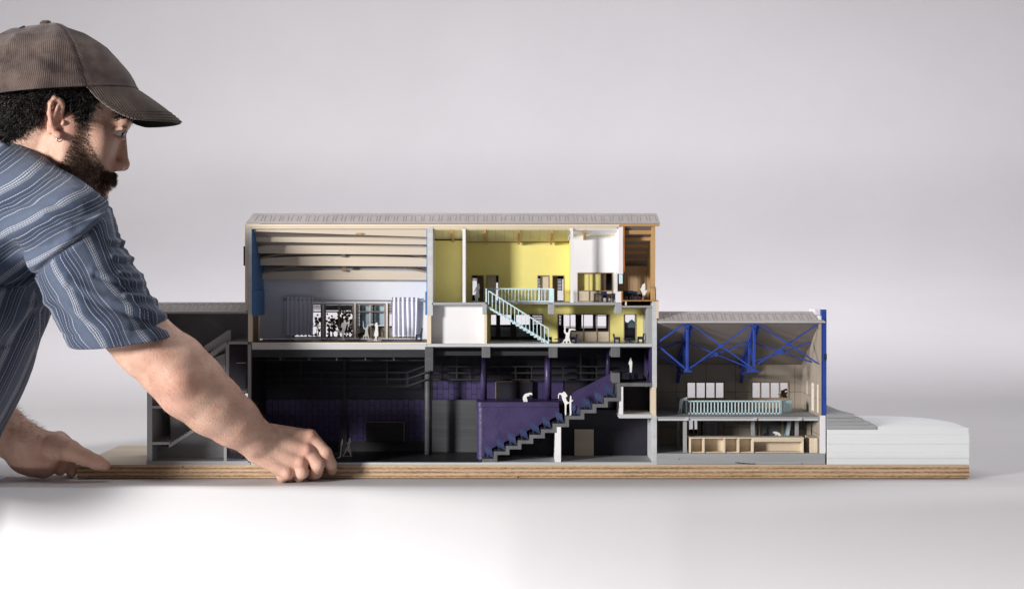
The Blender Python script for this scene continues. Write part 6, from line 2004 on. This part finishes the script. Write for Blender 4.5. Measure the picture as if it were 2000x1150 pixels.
# crinkles bunch up at the outer edge of the sleeve
edge = sstep(px - (208 + (py - 440) * .52), -22, 26) * onsl * (py > 440) * (py < 628)
disp += edge * 1.5 * wobble(SV * np.array((.35, .6, 1.0)), 6.5, 3)
mask = np.where(hemd < 4, .35, 1.0) * np.where(near, 1, .3)
SV = SV + SN * (disp * mask)[:, None]
def stripe_material():
    m, nt, p = _nodes('striped_cotton'); N = nt.nodes.new; L = nt.links.new
    a = N('ShaderNodeAttribute'); a.attribute_name = 'stripe'
    al = N('ShaderNodeAttribute'); al.attribute_name = 'along'
    di = N('ShaderNodeMath'); di.operation = 'DIVIDE'; di.inputs[1].default_value = 74.0; L(a.outputs['Fac'], di.inputs[0])
    fr = N('ShaderNodeMath'); fr.operation = 'FRACT'; L(di.outputs[0], fr.inputs[0])
    cr = N('ShaderNodeValToRGB'); cr.color_ramp.interpolation = 'LINEAR'
    el = cr.color_ramp.elements
    el[0].position = 0; el[0].color = (0, 0, 0, 1); el[1].position = 1; el[1].color = (0, 0, 0, 1)
    def line(c, w, v):
        for q_, vv in ((c - w - .007, 0), (c, v), (c + w + .007, 0)):
            x = el.new(q_); x.color = (vv, vv, vv, 1)
    line(.10, .009, .8); line(.15, .011, .95); line(.20, .009, .8); line(.24, .006, .5)
    line(.42, .006, .8); line(.52, .004, .35); line(.60, .006, .65); line(.70, .004, .35); line(.80, .006, .8)
    L(fr.outputs[0], cr.inputs[0])
    # weave breaks the pale threads into dashes
    sn = N('ShaderNodeMath'); sn.operation = 'MULTIPLY'; sn.inputs[1].default_value = 2 * math.pi / 5.2; L(al.outputs['Fac'], sn.inputs[0])
    s2_ = N('ShaderNodeMath'); s2_.operation = 'SINE'; L(sn.outputs[0], s2_.inputs[0])
    mr = N('ShaderNodeMapRange'); mr.inputs[1].default_value = -1; mr.inputs[2].default_value = 1; mr.inputs[3].default_value = .45; mr.inputs[4].default_value = 1.0; L(s2_.outputs[0], mr.inputs[0])
    mm = N('ShaderNodeMath'); mm.operation = 'MULTIPLY'; L(cr.outputs[0], mm.inputs[0]); L(mr.outputs[0], mm.inputs[1])
    # base: mid blue with a broad slow tonal band between the stripes
    b2 = N('ShaderNodeMath'); b2.operation = 'MULTIPLY'; b2.inputs[1].default_value = 2 * math.pi; L(fr.outputs[0], b2.inputs[0])
    b3 = N('ShaderNodeMath'); b3.operation = 'COSINE'; L(b2.outputs[0], b3.inputs[0])
    cb = N('ShaderNodeMapRange'); cb.inputs[1].default_value = -1; cb.inputs[2].default_value = 1; cb.inputs[3].default_value = 0; cb.inputs[4].default_value = 1; L(b3.outputs[0], cb.inputs[0])
    base = N('ShaderNodeMixRGB'); base.inputs[1].default_value = (.030, .047, .090, 1); base.inputs[2].default_value = (.088, .114, .175, 1); L(cb.outputs[0], base.inputs[0])
    tc = N('ShaderNodeTexCoord'); n1 = N('ShaderNodeTexNoise'); n1.inputs['Scale'].default_value = 700; n1.inputs['Detail'].default_value = 3
    L(tc.outputs['Object'], n1.inputs['Vector'])
    mv = N('ShaderNodeMixRGB'); mv.blend_type = 'OVERLAY'; mv.inputs[0].default_value = .55; L(base.outputs[0], mv.inputs[1]); L(n1.outputs['Color'], mv.inputs[2])
    hs = N('ShaderNodeHueSaturation'); hs.inputs['Saturation'].default_value = .9; L(mv.outputs[0], hs.inputs['Color'])
    mx_ = N('ShaderNodeMixRGB'); L(mm.outputs[0], mx_.inputs[0]); L(hs.outputs[0], mx_.inputs[1]); mx_.inputs[2].default_value = (.70, .71, .76, 1)
    L(mx_.outputs[0], p.inputs['Base Color'])
    p.inputs['Roughness'].default_value = .85; p.inputs['Specular IOR Level'].default_value = .12
    p.inputs['Sheen Weight'].default_value = .12
    w = N('ShaderNodeTexNoise'); w.inputs['Scale'].default_value = 900; L(tc.outputs['Object'], w.inputs['Vector'])
    wv = N('ShaderNodeMath'); wv.operation = 'ADD'; L(w.outputs['Fac'], wv.inputs[0]); L(mm.outputs[0], wv.inputs[1])
    b = N('ShaderNodeBump'); b.inputs['Strength'].default_value = .5; b.inputs['Distance'].default_value = .0012; L(wv.outputs[0], b.inputs['Height']); L(b.outputs[0], p.inputs['Normal'])
    MATS['striped_cotton'] = m
stripe_material()
shirt = fast_mesh('shirt', SV, SQ, 'striped_cotton', person, {'stripe': stripe, 'along': along})
shirt['label'] = 'short-sleeved blue shirt with white woven stripes'

# ------------------------------------------------------------------ loose pieces that share a part become parts of their own
def split_islands(names):
    for o in [x for x in SC.objects if x.type == 'MESH' and x.name.split('.')[0] in names]:
        bm = bmesh.new(); bm.from_mesh(o.data)
        seen = set(); isl = []
        bm.verts.ensure_lookup_table()
        for v in bm.verts:
            if v.index in seen: continue
            st = [v]; grp = []; seen.add(v.index)
            while st:
                w = st.pop(); grp.append(w.index)
                for e in w.link_edges:
                    u = e.other_vert(w)
                    if u.index not in seen: seen.add(u.index); st.append(u)
            isl.append(set(grp))
        if len(isl) < 2: bm.free(); continue
        base = o.data
        for k, g in enumerate(isl):
            b2 = bm.copy(); b2.verts.ensure_lookup_table()
            bmesh.ops.delete(b2, geom=[v for v in b2.verts if v.index not in g], context='VERTS')
            me = bpy.data.meshes.new(base.name); b2.to_mesh(me); b2.free()
            for m_ in base.materials: me.materials.append(m_)
            if k == 0: o.data = me
            else:
                c = o.copy(); c.data = me; COL.objects.link(c)
        bm.free()
split_islands({'landing', 'dark_panel', 'knot_hole', 'post', 'jamb', 'window_post', 'balcony_panel', 'pale_blue_screen', 'guard_rail', 'lighting_bar', 'dark_mullion', 'gallery_slab', 'paint_chip', 'side_wall', 'brace'})
